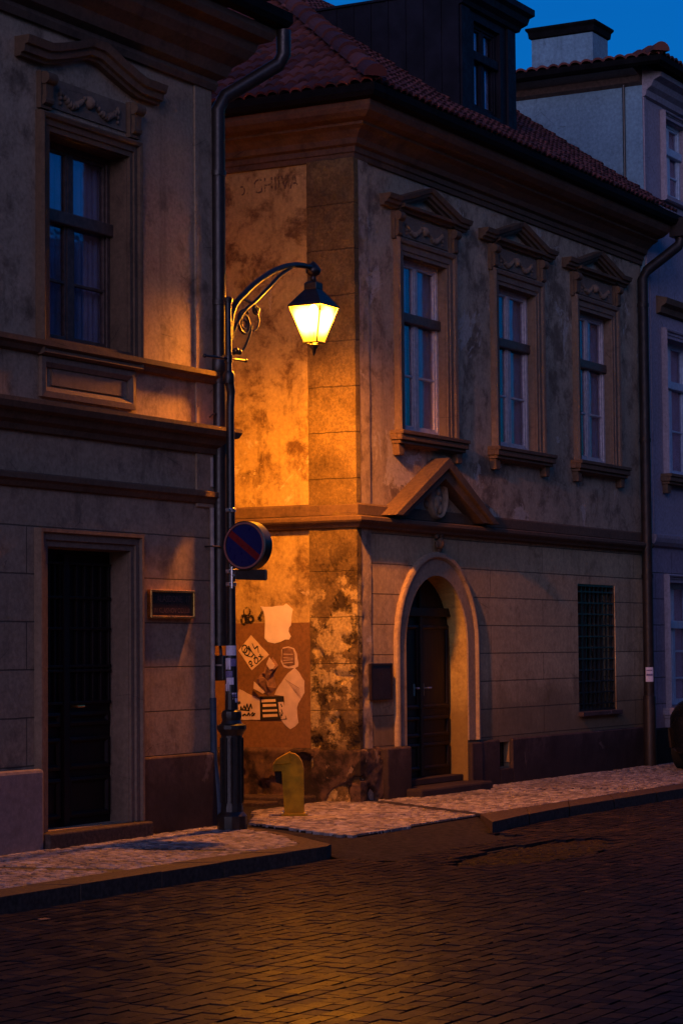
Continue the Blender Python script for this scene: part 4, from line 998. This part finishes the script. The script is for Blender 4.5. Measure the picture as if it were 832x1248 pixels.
MB().sweep([(.001, 9.45), (.05, 9.47), (.07, 9.55), (.14, 9.6), (.18, 9.68), (.28, 9.72), (.30, 9.78), (.001, 9.85)], [(XD, -.05), (XR, -.05)], plan).build('cornice', M['trim_violet'], V)
MB().sweep([(.001, 9.62), (.08, 9.66), (.12, 9.74), (.34, 9.80), (.36, 9.86), (.001, 9.92)], [(XD, 8.5), (XD, -.05)], plan).build('eave_board', M['brown_wood'], V)
MB().sweep([(.36, 9.81), (.42, 9.80), (.47, 9.83), (.48, 9.90), (.44, 9.92), (.36, 9.88)], vpath, plan).build('gutter', M['gutter'], V)
TV = .13; c2, s2 = math.cos(math.atan(TV)), math.sin(math.atan(TV))
ve = .45; vz = 9.90
m1 = roof_tiles((XD - ve, -.05 - ve, vz), (0, 1, 0), (c2, 0, s2), (-s2, 0, c2), 8.8, 3.6, lambda uu, vv: uu > vv * c2 - .06, .17)
m2 = roof_tiles((XD - ve, -.05 - ve, vz), (1, 0, 0), (0, c2, s2), (0, -s2, c2), 12, 3.6, lambda uu, vv: uu > vv * c2 - .06, .17)
b = len(m1.v); m1.v += m2.v; m1.f += [tuple(i + b for i in f) for f in m2.f]; m1.tone += m2.tone
A_ = 4.4
m1.add([(XD - ve, -.05 - ve, vz - .02), (XD - ve, 8.6, vz - .02), (XD - ve + A_, 8.6, vz + TV * A_), (XD - ve + A_, -.05 - ve + A_, vz + TV * A_)], [(0, 1, 2, 3)], .2)
m1.add([(XD - ve, -.05 - ve, vz - .02), (XR, -.05 - ve, vz - .02), (XR, -.05 - ve + A_, vz + TV * A_), (XD - ve + A_, -.05 - ve + A_, vz + TV * A_)], [(0, 3, 2, 1)], .2)
vroof = m1.build('roof', M['tile'], V)
hm = MB(); hv = Vector((1, 1, TV)).normalized(); hn = side.cross(hv).normalized(); hn = hn if hn.z > 0 else -hn
for i in range(13):
    p0 = Vector((XD - ve - .04, -.09 - ve, vz + .03)) + hv * (i * .37); p1 = p0 + hv * .43; vs = []; K = 8
    for p, r in ((p0 + hn * .02, .125), (p1, .105)):
        vs += [p + side * r * math.cos(PI * q_ / K) + hn * r * math.sin(PI * q_ / K) for q_ in range(K + 1)]
    hm.add(vs, [(q_, q_ + 1, K + 2 + q_, K + 1 + q_) for q_ in range(K)] + [tuple(range(K + 1))], R.random())
hm.build('hip_cap', M['tile'], vroof)
chx0, chx1, chy0, chy1 = 9.5, 10.1, 1.09, 2.08
ch = MB().box(chx0, chx1, chy0, chy1, 9.9, 10.86).build('chimney', M['plaster_gable'], vroof, .01)
MB().sweep([(.001, 10.76), (.03, 10.78), (.04, 10.86), (.07, 10.90), (.07, 10.93), (-.2, 10.97), (-.2, 10.76)], [(chx0, chy1), (chx0, chy0), (chx1, chy0), (chx1, chy1)], plan, True).box(chx0 + .1, chx1 - .1, chy0 + .1, chy1 - .1, 10.93, 10.96).build('chimney_cap', M['gutter'], vroof)
v1 = make_window(mapD, vw[0], vw[0] + VW, 4.13, 6.08, V, M['trim_violet'], M['trim'], M['blue_wood'], .68, M['blue_wood'], .16, .14, bars=1, curtain=.6, seed=9)
hm = MB().sweep([(.001, 6.40), (.06, 6.42), (.08, 6.50), (.15, 6.54), (.17, 6.62), (.001, 6.66)], [(vw[0] - .32, -.05), (vw[0] + VW + .32, -.05)], plan)
hm.build('hood_moulding', M['trim'], v1)
v2 = make_window(mapD, vw[0] - .08, vw[0] + VW - .08, .8, 2.56, V, M['trim_violet'], M['trim_violet'], M['blue_wood'], .66, M['blue_wood'], .14, .12, bars=2, curtain=.6, seed=10)
v3 = make_window(mapD, vw[0] + .05, vw[0] + .95, 8.18, 9.30, V, M['trim_violet'], None, M['blue_wood'], .62, M['blue_wood'], .1, .1, sill=False, bars=1, curtain=.7, seed=11)
for k in (1, 2):
    for w in (v1, v2, v3): copy_tree(w, V, (vw[k] - vw[0], 0, 0))

# ------------------------------------------------------------------ street lamp
LX, LY = -3.84, -.75
S = empty('street_lamp', (LX, LY, 0), 'black cast iron street lamp with a scrolled bracket and a lit square lantern glowing orange', 'street lamp')
MB().lathe([(.135, -.02), (.14, .02), (.14, .12), (.125, .14), (.105, .16), (.102, .2), (.098, .22), (.098, .86), (.11, .88), (.135, .92), (.135, .955), (.10, .97), (.085, 1.0), (.095, 1.04), (.09, 1.08), (.06, 1.10), (.06, 1.15), (.052, 1.62), (.048, 1.7)], LX, LY, 12).build('base', M['metal_black'], S, 0, 28)
bs = MB()
for i in range(12):
    a = 2 * PI * i / 12
    bs.tube([(LX + .1 * math.cos(a), LY + .1 * math.sin(a), .24), (LX + .1 * math.cos(a), LY + .1 * math.sin(a), .84)], .011, 6)
bs.build('base_rib', M['metal_black'], S, 0, 40)
pole = [(LX + .005, LY, 1.68), (LX + .008, LY, 3.90), (LX + .02, LY, 4.0), (LX + .025, LY, 4.06), (LX + .0, LY, 4.14), (LX - .015, LY, 4.2), (LX - .018, LY, 4.92)]
MB().tube(pole, [.042, .038, .038, .042, .045, .032, .03], 14).lathe([(.04, 4.90), (.044, 4.93), (.02, 4.95)], LX - .018, LY, 12).lathe([(.05, 4.13), (.055, 4.16), (.055, 4.22), (.04, 4.25)], LX - .012, LY, 12).build('pole', M['metal_black'], S, 0, 35)
MB().tube([(-4.27, LY, 4.35), (-3.555, LY, 4.38)], .013, 8).lathe([(.04, 4.33), (.04, 4.40)], LX - .016, LY, 12).ball((-3.55, LY, 4.38), .02).ball((-4.275, LY, 4.35), .02).build('ladder_bar', M['pipe'], S, 0, 40)
def curve(ctrl, n=24):
    P = [Vector(c) for c in ctrl]; out = []
    P = [2 * P[0] - P[1]] + P + [2 * P[-1] - P[-2]]
    for i in range(1, len(P) - 2):
        for k in range(n // 4 if len(P) > 6 else n):
            t = k / (n // 4 if len(P) > 6 else n)
            a, b_, c_, d_ = P[i - 1:i + 3]
            out.append(.5 * ((2 * b_) + (c_ - a) * t + (2 * a - 5 * b_ + 4 * c_ - d_) * t * t + (3 * b_ - a - 3 * c_ + d_) * t ** 3))
    out.append(P[-2]); return out
xz = lambda L: [(x, LY, z) for x, z in L]
arm = curve(xz([(-3.825, 4.55), (-3.81, 4.74), (-3.72, 4.90), (-3.55, 5.02), (-3.378, 5.13), (-3.10, 5.27), (-2.831, 5.37), (-2.55, 5.43), (-2.24, 5.445)]))
MB().tube(arm, [.028] * len(arm), 12).build('arm', M['metal_black'], S, 0, 50)
br = MB()
low = curve(xz([(-3.78, 4.60), (-3.71, 4.71), (-3.55, 4.86), (-3.36, 4.97), (-3.10, 5.14), (-2.90, 5.275), (-2.62, 5.415)]))
br.tube(low, .017, 10)
sp_ = []
for i in range(46):
    t = i / 45; a = PI * .62 - t * PI * 4.3; r = .026 + .10 * t
    sp_.append((-3.565 + r * math.cos(a), LY, 4.735 + r * math.sin(a)))
br.tube(sp_, [.010 + .006 * (i / 45) for i in range(46)], 8)
e = sp_[-1]
tail = curve([e, (e[0] + (.03 if e[0] > -3.565 else -.01), LY, e[2] - .08), (-3.50, LY, 4.60), (-3.58, LY, 4.50), (-3.68, LY, 4.44), (-3.80, LY, 4.43)])
br.tube(curve(xz([(-3.44, 4.735), (-3.455, 4.66), (-3.52, 4.56), (-3.585, 4.485), (-3.68, 4.44), (-3.79, 4.43)])), .013, 8)
s2_ = []
for i in range(26):
    t = i / 25; a = -PI * .3 + t * PI * 2.4; r = .018 + .042 * t
    s2_.append((-3.36 + r * math.cos(a), LY, 4.895 + r * math.sin(a)))
br.tube(s2_, .012, 8)
br.tube(curve(xz([(-3.70, 4.93), (-3.62, 4.955), (-3.5, 4.95), (-3.40, 4.93), (-3.33, 4.86)])), .013, 8)
br.tube(curve(xz([(-3.33, 4.86), (-3.30, 4.80), (-3.33, 4.72), (-3.40, 4.68)])), .009, 8)
for x, z in ((-3.76, 4.44), (-3.72, 4.46), (-3.66, 4.45)): br.ball((x, LY, z), .028, seg=8, rings=6)
br.build('scroll_bracket', M['metal_black'], S, 0, 50)
# lantern: square, hanging from the arm end
QX, QY = -2.235, LY; Q = math.sqrt(2); ro = PI / 4
sq = lambda prof: MB().lathe([(r * Q, z) for r, z in prof], QX, QY, 4, ro)
lan = MB().lathe([(.02, 5.31), (.03, 5.33), (.025, 5.355), (.05, 5.37), (.075, 5.40), (.075, 5.435), (.05, 5.465), (.03, 5.49), (.012, 5.51)], QX, QY, 12).build('lantern', M['metal_black'], S, 0, 40)
sq([(.02, 5.195), (.055, 5.19), (.105, 5.14), (.176, 5.052), (.19, 5.045), (.192, 5.065), (.172, 5.085), (.125, 5.15), (.075, 5.215), (.066, 5.225), (.07, 5.235), (.07, 5.285), (.055, 5.30), (.022, 5.315)]).build('cap', M['metal_black'], lan, .006)
fr = MB()
cr4 = [(-1, -1), (1, -1), (1, 1), (-1, 1)]
for (a, b_) in cr4:
    fr.tube([(QX + a * .178, QY + b_ * .178, 5.045), (QX + a * .078, QY + b_ * .078, 4.70)], .009, 6)
for i in range(4):
    (a, b_), (c_, d_) = cr4[i], cr4[(i + 1) % 4]
    fr.tube([(QX + a * .08, QY + b_ * .08, 4.695), (QX + c_ * .08, QY + d_ * .08, 4.695)], .012, 6)
fr.tube([(QX, QY, 4.70), (QX, QY, 4.80)], .007, 6)
fr.tube([(QX - .08, QY, 4.69), (QX + .08, QY, 4.69)], .010, 6); fr.tube([(QX, QY - .08, 4.69), (QX, QY + .08, 4.69)], .010, 6)
fr.lathe([(.02, 4.69), (.045, 4.675), (.04, 4.645), (.02, 4.625), (.018, 4.60), (.004, 4.565)], QX, QY, 10)
fr.build('lantern_frame', M['metal_black'], lan, 0, 40)
gp = MB()
for i in range(4):
    (a, b_), (c_, d_) = cr4[i], cr4[(i + 1) % 4]
    gp.add([(QX + a * .174, QY + b_ * .174, 5.043), (QX + c_ * .174, QY + d_ * .174, 5.043), (QX + c_ * .076, QY + d_ * .076, 4.705), (QX + a * .076, QY + b_ * .076, 4.705)], [(0, 1, 2, 3)])
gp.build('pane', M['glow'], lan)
MB().ball((QX, QY, 5.02), .045, (1, 1, 1.3)).build('bulb', M['bulb'], lan, 0, 60)
# clamps and stickers on the pole
for z in (2.93, 2.24, 2.36):
    cl = MB(); cl.lathe([(.046, z), (.05, z + .004), (.05, z + .036), (.046, z + .04)], LX + .007, LY, 14); cl.box(LX - .07, LX - .04, LY - .03, LY + .01, z + .005, z + .033)
    cl.build('clamp', M['steel'], S, 0, 35)
for z0, z1, a0, a1, mt in ((1.60, 1.69, -1.0, .9, 'sticker_white'), (1.47, 1.575, -1.2, -.1, 'sticker_white'), (1.50, 1.57, -.1, .9, 'sticker_blue'), (1.33, 1.395, -.9, .4, 'sticker_white'), (1.27, 1.335, -1.3, -.3, 'sticker_white'), (1.40, 1.455, -1.1, .2, 'sticker_blue'), (1.165, 1.205, -1.3, 1.2, 'sticker_white'), (1.215, 1.235, -1.2, 1.2, 'sticker_blue'), (1.24, 1.255, -1.2, .9, 'sticker_white')):
    arc_patch(LX + .003, LY, .0565 if z0 < 1.42 else .0535, ang + a0, ang + a1, z0, z1, 8).build('sticker', M[mt], S)

# ------------------------------------------------------------------ round sign on the lamp post
SY, SZ, SR = -.965, 2.61, .215
sg = empty('road_sign', (-3.87, -.9, 2.39), 'round blue no parking sign with one red diagonal bar, clamped to the lamp post', 'sign')
mapS = lambda a, b, c: (-3.955 - c, SY - a, SZ + b)      # faces -X
disc = lambda r, n=40: [(r * math.cos(2 * PI * i / n), r * math.sin(2 * PI * i / n)) for i in range(n)]
MB().sweep([(.0, -.14), (.012, -.13), (.012, -.005), (.0, .0), (-.02, .0), (-.02, -.14)], disc(SR), mapS, True).prism(disc(SR - .01), -.135, -.125, mapS).build('housing', M['metal_black'], sg, 0, 35)
MB().sweep([(0, -.02), (0, .006), (-.016, .006), (-.016, -.02)], disc(SR), mapS, True).build('rim', M['sign_rim'], sg)
MB().prism(disc(SR - .012), -.015, -.006, mapS).build('face', M['sign_blue'], sg)
d45 = []
w_ = .034; n_ = 6; rr_ = SR - .017
for s_ in (0, 1):
    a = math.radians(-38 if s_ == 0 else 142)
    for i in range(n_ + 1):
        t = a + (-.16 + .32 * i / n_); d45.append((rr_ * math.cos(t), rr_ * math.sin(t)))
MB().prism(d45, -.0059, -.003, mapS).build('diagonal_bar', M['sign_red'], sg)
sm_ = MB(); 
sm_.prism([(-.115, -.31), (.20, -.325), (.215, -.315), (.215, -.235), (.205, -.225), (-.115, -.218)], -.06, -.03, mapS)
sm_.build('lower_plate', M['metal_black'], sg, .006)
MB().tube([(-3.835, -.75, 2.72), (-3.90, -.83, 2.72)], .012, 8).tube([(-3.835, -.75, 2.34), (-3.93, -.84, 2.34)], .012, 8).tube([(-3.90, -.80, 2.22), (-3.90, -.80, 2.42)], .012, 8).build('bracket', M['steel'], sg, 0, 40)

# ------------------------------------------------------------------ yellow dispenser post
bp = empty('bollard', (-2.08, -.38, 0), 'low yellow metal post with rounded hood, on the pavement below the posters', 'bollard')
Rv = Vector((.482, -.876, 0)); Fv = Vector((.876, .482, 0)); B0 = Vector((-2.07, -.38, 0))
mapP = lambda a, b, c: tuple(B0 + Rv * a - Fv * c + Vector((0, 0, b)))
body = [(-.085, -.02), (.107, -.02), (.107, .46), (.09, .53), (.06, .58), (.02, .612), (-.025, .62), (-.10, .585), (-.165, .545), (-.20, .51), (-.20, .44), (-.115, .445), (-.108, .40)]
MB().prism(body, -.10, .10, mapP).build('body', M['yellow'], bp, .018, 0, 3)
MB().prism([(-.205, .505), (-.17, .555), (-.10, .597), (-.025, .634), (-.02, .52), (-.12, .505)], -.112, .112, mapP).build('hood', M['yellow'], bp, .01)
MB().prism([(-.12, -.01), (.142, -.01), (.142, .022), (-.12, .022)], -.135, .135, mapP).build('base_flange', M['yellow'], bp, .008)
for a_, c_ in ((-.105, -.12), (.127, -.12), (-.105, .12), (.127, .12)):
    p_ = mapP(a_, 0, c_); MB().lathe([(.012, .02), (.012, .034), (.006, .038)], p_[0], p_[1], 6).build('bolt', M['steel'], bp)
MB().sweep([(0, .1005), (0, .1035), (-.008, .1035), (-.008, .1005)], rect(-.06, .085, .06, .40), mapP, True).build('door_seam', M['yellow'], bp)
MB().prism([(-.17, .33), (-.112, .31), (-.118, .438), (-.185, .436)], -.07, .07, mapP).build('mouth', M['hole'], bp, .004)

# ------------------------------------------------------------------ parked car at the right edge
K = empty('parked_car', (9.1, -1.66, 0), 'black parked car with slanting head lamp coloured as if lit orange, on the pavement by the violet house', 'car')
def loft(st, n=20, close=True):
    m = MB(); vs = []
    for x, w, z0, z1, e in st:
        for i in range(n):
            a = 2 * PI * i / n; c_, s_ = math.cos(a), math.sin(a)
            y = -1.66 + w * math.copysign(abs(c_) ** e, c_); z = (z0 + z1) / 2 + (z1 - z0) / 2 * math.copysign(abs(s_) ** e, s_)
            vs.append((x, y, z))
    f = []
    for k in range(len(st) - 1):
        f += [(k * n + i, k * n + (i + 1) % n, (k + 1) * n + (i + 1) % n, (k + 1) * n + i) for i in range(n)]
    f += [tuple(range(n)), tuple((len(st) - 1) * n + i for i in range(n - 1, -1, -1))]
    return m.add(vs, f)
loft([(6.92, .55, .25, .60, .4), (6.95, .68, .22, .72, .4), (7.05, .78, .20, .86, .4), (7.3, .82, .19, .96, .4), (7.9, .85, .18, 1.02, .35), (8.3, .86, .18, 1.08, .35), (10.6, .86, .18, 1.08, .35), (11.05, .82, .2, 1.0, .4), (11.2, .7, .3, .85, .4)], 28).build('body', M['car_paint'], K, 0, 45)
loft([(8.1, .74, 1.0, 1.06, .4), (8.5, .72, 1.0, 1.32, .4), (8.95, .68, 1.0, 1.55, .4), (10.2, .66, 1.0, 1.55, .4), (10.85, .72, 1.0, 1.05, .4)], 24).build('cabin', M['car_glass'], K, 0, 45)
for wx in (7.62, 10.45):
    for wy in (-.88, -2.44):
        w = MB().tube([(wx, wy - .09, .31), (wx, wy + .09, .31)], .31, 24).build('wheel', M['tyre'], K, 0, 40)
        MB().tube([(wx, wy - .095, .31), (wx, wy + .095, .31)], .19, 18).build('rim', M['steel'], w, 0, 40)
for wy in (-.87, -2.45):
    sgn = 1 if wy > -1.6 else -1
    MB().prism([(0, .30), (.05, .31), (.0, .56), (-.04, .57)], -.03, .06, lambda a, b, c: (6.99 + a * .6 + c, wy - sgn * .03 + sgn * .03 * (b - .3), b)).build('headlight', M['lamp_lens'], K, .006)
MB().box(6.90, 6.96, -2.15, -1.17, .28, .36).build('bumper', M['tyre'], K, .02)
for wy in (-.72, -2.60): MB().ball((8.3, wy, 1.08), .1, (.7, 1, .7)).build('mirror', M['car_paint'], K, 0, 60)

tag(MB().prism([(-9.96, -3.04), (-9.88, -3.06), (-9.85, -3.0), (-9.92, -2.985)], ZR + .008, ZR + .012, plan).build('paper_scrap', M['paper_brown']), 'tiny pale scrap of litter lying on the cobbled road', 'litter')

# ------------------------------------------------------------------ houses added across the street, unseen behind the viewer, to screen the low sky
YO = -17.5
mapO = lambda a, b, c: (a, YO + c, b)
for k, (x0, x1, h, mt, lab) in enumerate(((-58, -36.1, 8.4, 'plaster_grey', 'grey two storey house added unseen across the street as sky screen, lowest of its row'), (-36, -10.1, 9.6, 'plaster_front', 'broad stained house added unseen across the street as sky screen, with the tallest eave'), (-10, 30, 8.9, 'plaster_violet', 'long violet house added unseen across the street as sky screen, opposite the arched doorway'))):
    O = empty('sky_screen_house', ((x0 + x1) / 2, YO - 4, 0), lab, 'house')
    hs = []; nx = int((x1 - x0) / 3.2)
    for i in range(nx):
        xa = x0 + (i + .5) * (x1 - x0) / nx - .6
        for z in (1.0, 4.4): hs.append(rect(xa, xa + 1.2, z, z + 1.9))
    MB().wall([(x0, -.2), (x1, -.2), (x1, h), (x0, h)], hs, mapO, .25).build('wall', M[mt], O)
    wm = MB()
    for a in hs: 
        wm = MB().mbox(mapO, a[0][0], a[1][0], a[0][1], a[2][1], -.27, -.22); wm.mbox(mapO, (a[0][0] + a[1][0]) / 2 - .04, (a[0][0] + a[1][0]) / 2 + .04, a[0][1], a[2][1], -.219, -.19)
        wm.build('window', M['car_glass'], O)
    MB().add([(x0 - .2, YO + .5, h), (x1 + .2, YO + .5, h), (x1 + .2, YO - 8, h), (x0 - .2, YO - 8, h), (x0, YO - 4, h + 3), (x1, YO - 4, h + 3)], [(0, 1, 5, 4), (2, 3, 4, 5), (0, 4, 3), (1, 2, 5), (0, 3, 2, 1)], .4).build('roof', M['tile'], O)
tag(MB().prism([(-60, YO + .001), (40, YO + .001), (40, YO + 2.2), (-60, YO + 2.2)], -.3, -.002, plan).build('pavement', M['granite_dark']), kind='structure')
# ------------------------------------------------------------------ light
w = bpy.data.worlds.new('World'); scn.world = w; w.use_nodes = True
nt = w.node_tree; nt.nodes.clear()
out = nt.nodes.new('ShaderNodeOutputWorld'); bg = nt.nodes.new('ShaderNodeBackground')
sky = nt.nodes.new('ShaderNodeTexSky'); sky.sky_type = 'NISHITA'; sky.sun_disc = False
SUN_EL, SUN_AZ = math.radians(1.0), math.radians(-110)
sky.sun_elevation = SUN_EL; sky.sun_rotation = SUN_AZ
sky.ozone_density = 6.0; sky.air_density = 1.0; sky.dust_density = .3
tint = nt.nodes.new('ShaderNodeMix'); tint.data_type = 'RGBA'; tint.blend_type = 'MULTIPLY'; tint.inputs[0].default_value = 1
tint.inputs[7].default_value = (.12, 1, .99, 1)
nt.links.new(sky.outputs[0], tint.inputs[6]); nt.links.new(tint.outputs[2], bg.inputs[0]); nt.links.new(bg.outputs[0], out.inputs[0])
bg.inputs[1].default_value = .074
sun = bpy.data.lights.new('Sun', 'SUN'); sun.energy = .21; sun.angle = math.radians(45); sun.color = (.78, .55, .78)
so = bpy.data.objects.new('Sun', sun); COL.objects.link(so)
so.rotation_euler = (Vector((math.cos(math.radians(20)), math.sin(math.radians(20)), -.12))).to_track_quat('-Z', 'Y').to_euler()
lp = bpy.data.lights.new('LanternLight', 'POINT'); lp.energy = 640; lp.color = (1.0, .29, .008); lp.shadow_soft_size = .075
lo_ = bpy.data.objects.new('LanternLight', lp); COL.objects.link(lo_); lo_.location = (QX, QY, 5.118)
lo_.parent = None

# ------------------------------------------------------------------ camera
cam = bpy.data.cameras.new('Camera'); co_ = bpy.data.objects.new('Camera', cam); COL.objects.link(co_)
cam.sensor_fit = 'VERTICAL'; cam.sensor_height = 36; cam.lens = 36 * 2870.1 / 1248
cam.clip_end = 1000; cam.clip_start = .1
Rm = [[0.48199472781764846, -0.8761304208219864, -0.008750318067367622], [0.0466797025186571, 0.03565060711125543, -0.9982735294423911], [0.87492976159733, 0.48075411586682015, 0.05808091208263966]]
xa, ya, za = Vector(Rm[0]), -Vector(Rm[1]), -Vector(Rm[2])
m3 = Matrix((xa, ya, za)).transposed()
co_.matrix_world = Matrix.Translation((-22.52711, -12.19678, 1.65)) @ m3.to_4x4()
scn.camera = co_
scn.view_settings.view_transform = 'Standard'; scn.view_settings.look = 'None'
scn.view_settings.exposure = 2.7; scn.view_settings.gamma = 1
scn.cycles.max_bounces = 6; scn.cycles.transparent_max_bounces = 12
scn.cycles.use_denoising = True; scn.cycles.sample_clamp_indirect = 4
